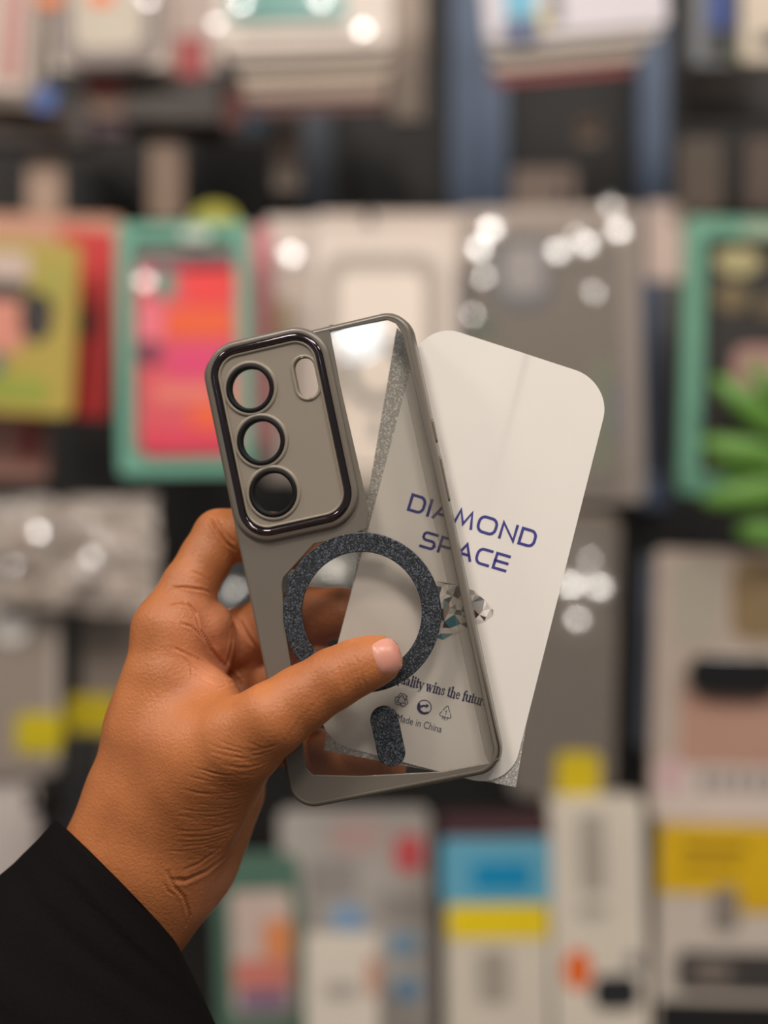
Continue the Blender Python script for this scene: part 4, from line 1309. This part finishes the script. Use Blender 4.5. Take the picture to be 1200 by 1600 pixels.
b.inputs['Subsurface Scale'].default_value = 0.0025
vo = nt.nodes.new('ShaderNodeTexVoronoi'); vo.inputs['Scale'].default_value = 700; vo.feature = 'DISTANCE_TO_EDGE'
nt.links.new(tc.outputs['Object'], vo.inputs['Vector'])
ad = nt.nodes.new('ShaderNodeMath'); ad.operation = 'ADD'
mm_ = nt.nodes.new('ShaderNodeMath'); mm_.operation = 'MINIMUM'; mm_.inputs[1].default_value = 0.12
nt.links.new(vo.outputs['Distance'], mm_.inputs[0])
nt.links.new(mm_.outputs[0], ad.inputs[0]); nt.links.new(n2.outputs['Fac'], ad.inputs[1])
bp = nt.nodes.new('ShaderNodeBump'); bp.inputs['Strength'].default_value = 0.5; bp.inputs['Distance'].default_value = 0.0005
nt.links.new(ad.outputs[0], bp.inputs['Height']); nt.links.new(bp.outputs['Normal'], b.inputs['Normal'])
hm.materials.clear(); hm.materials.append(skin)
hand = bpy.data.objects.new('person', hm)
COL.objects.link(hand)
tag(hand, "person's left hand in a black sleeve, pinching the phone case between thumb and fingers", 'person')

# thumbnail
nail_m = mat('nail', (200, 138, 120), 0.36, noise=0.05, scale=300, coat=0.05, sss=0.1)
NB = 22
V, Fc = [], []
c0 = Vector((606, 1025)); ax = Vector((0.90, -0.30)).normalized(); ay = Vector((0.30, 0.90)).normalized()
bvh2 = BVHTree.FromPolygons([Vector(c) for c in co], [tuple(p.vertices) for p in hm.polygons])
for j in range(NB + 1):
    for i in range(NB + 1):
        s, t = i / NB * 2 - 1, j / NB * 2 - 1
        # squircle outline: square parameter to rounded shape
        x_ = s * math.sqrt(1 - t * t * 0.36); y_ = t * math.sqrt(1 - s * s * 0.30)
        q = c0 + ax * (x_ * 23) + ay * (y_ * 30)
        o = Vector((0, 0, CZ)); d = (at(q.x, q.y, 1.0) - o).normalized()
        r = bvh2.ray_cast(o, d)
        if r[0] is None:
            nr = bvh2.find_nearest(at(q.x, q.y, V[-1].y if V else 0.63))
            hit, nn = nr[0], nr[1]
        else:
            hit, nn = r[0], r[1]
        e_ = max(abs(s), abs(t))
        lift = 0.00055 * (1 - e_ ** 4) + (0.0004 if s > 0.8 else -0.0002) * (e_ ** 4)
        V.append(hit + nn * lift)
for j in range(NB):
    for i in range(NB):
        a = j * (NB + 1) + i
        Fc.append((a, a + 1, a + NB + 2, a + NB + 1))
mesh_obj('thumbnail', V, Fc, nail_m, hand, True)

# sleeve
cloth = mat('black_cloth', (15, 12, 12), 0.85, noise=0.35, scale=1200, bump=0.4, spec=0.08)
loops = [((86, 1280), (276, 1474), 15, 26, 30), ((58, 1312), (300, 1520), 13, 29, 30), ((20, 1350), (320, 1562), 11, 31, 28), ((-34, 1395), (340, 1606), 8, 33, 26),
         ((-120, 1455), (380, 1690), 2, 36, 24), ((-250, 1560), (430, 1830), -6, 40, 20)]
V, Fc = [], []
NT = 64
def sleeve_ring(L, shrink=0.0, k=0):
    (xa, ya), (xb, yb), d, b_, bulge = L
    Y = 0.656 + d / 1000
    A = at(xa, ya, Y); B = at(xb, yb, Y)
    c = (A + B) / 2; e1 = (B - A) / 2
    hand_dir = Vector((-e1.z, 0, e1.x)).normalized()
    if hand_dir.x < 0: hand_dir = -hand_dir
    out = []
    for i in range(NT):
        th = 2 * math.pi * i / NT
        rip = 1 + (0.018 * math.sin(3 * th + k * 1.3) + 0.012 * math.sin(7 * th + k * 2.1)) * (1 if k else 0)
        out.append(c + (e1 * math.cos(th)) * (1 - shrink / e1.length) + (Vector((0, -1, 0)) * (b_ / 1000 - shrink) + hand_dir * bulge * Y / F) * math.sin(th) * rip)
    return out
# refine the loops
fine = []
for a, b_ in zip(loops[:-1], loops[1:]):
    for i in range(5):
        f = i / 5
        fine.append(tuple(tuple(np.array(p) * (1 - f) + np.array(q) * f) if isinstance(p, tuple) else p * (1 - f) + q * f for p, q in zip(a, b_)))
fine.append(loops[-1])
rings = [sleeve_ring(fine[4], 0.0024, 4), sleeve_ring(fine[1], 0.0022, 1), sleeve_ring(fine[0], 0.0016)] + [sleeve_ring(fine[0], 0.0004)] + [sleeve_ring(L, 0, k + 1) for k, L in enumerate(fine)]
for r in rings: V += r
for k in range(len(rings) - 1):
    for i in range(NT):
        Fc.append((k * NT + i, k * NT + (i + 1) % NT, (k + 1) * NT + (i + 1) % NT, (k + 1) * NT + i))
recalc(mesh_obj('sleeve', V, Fc, cloth, hand, True))
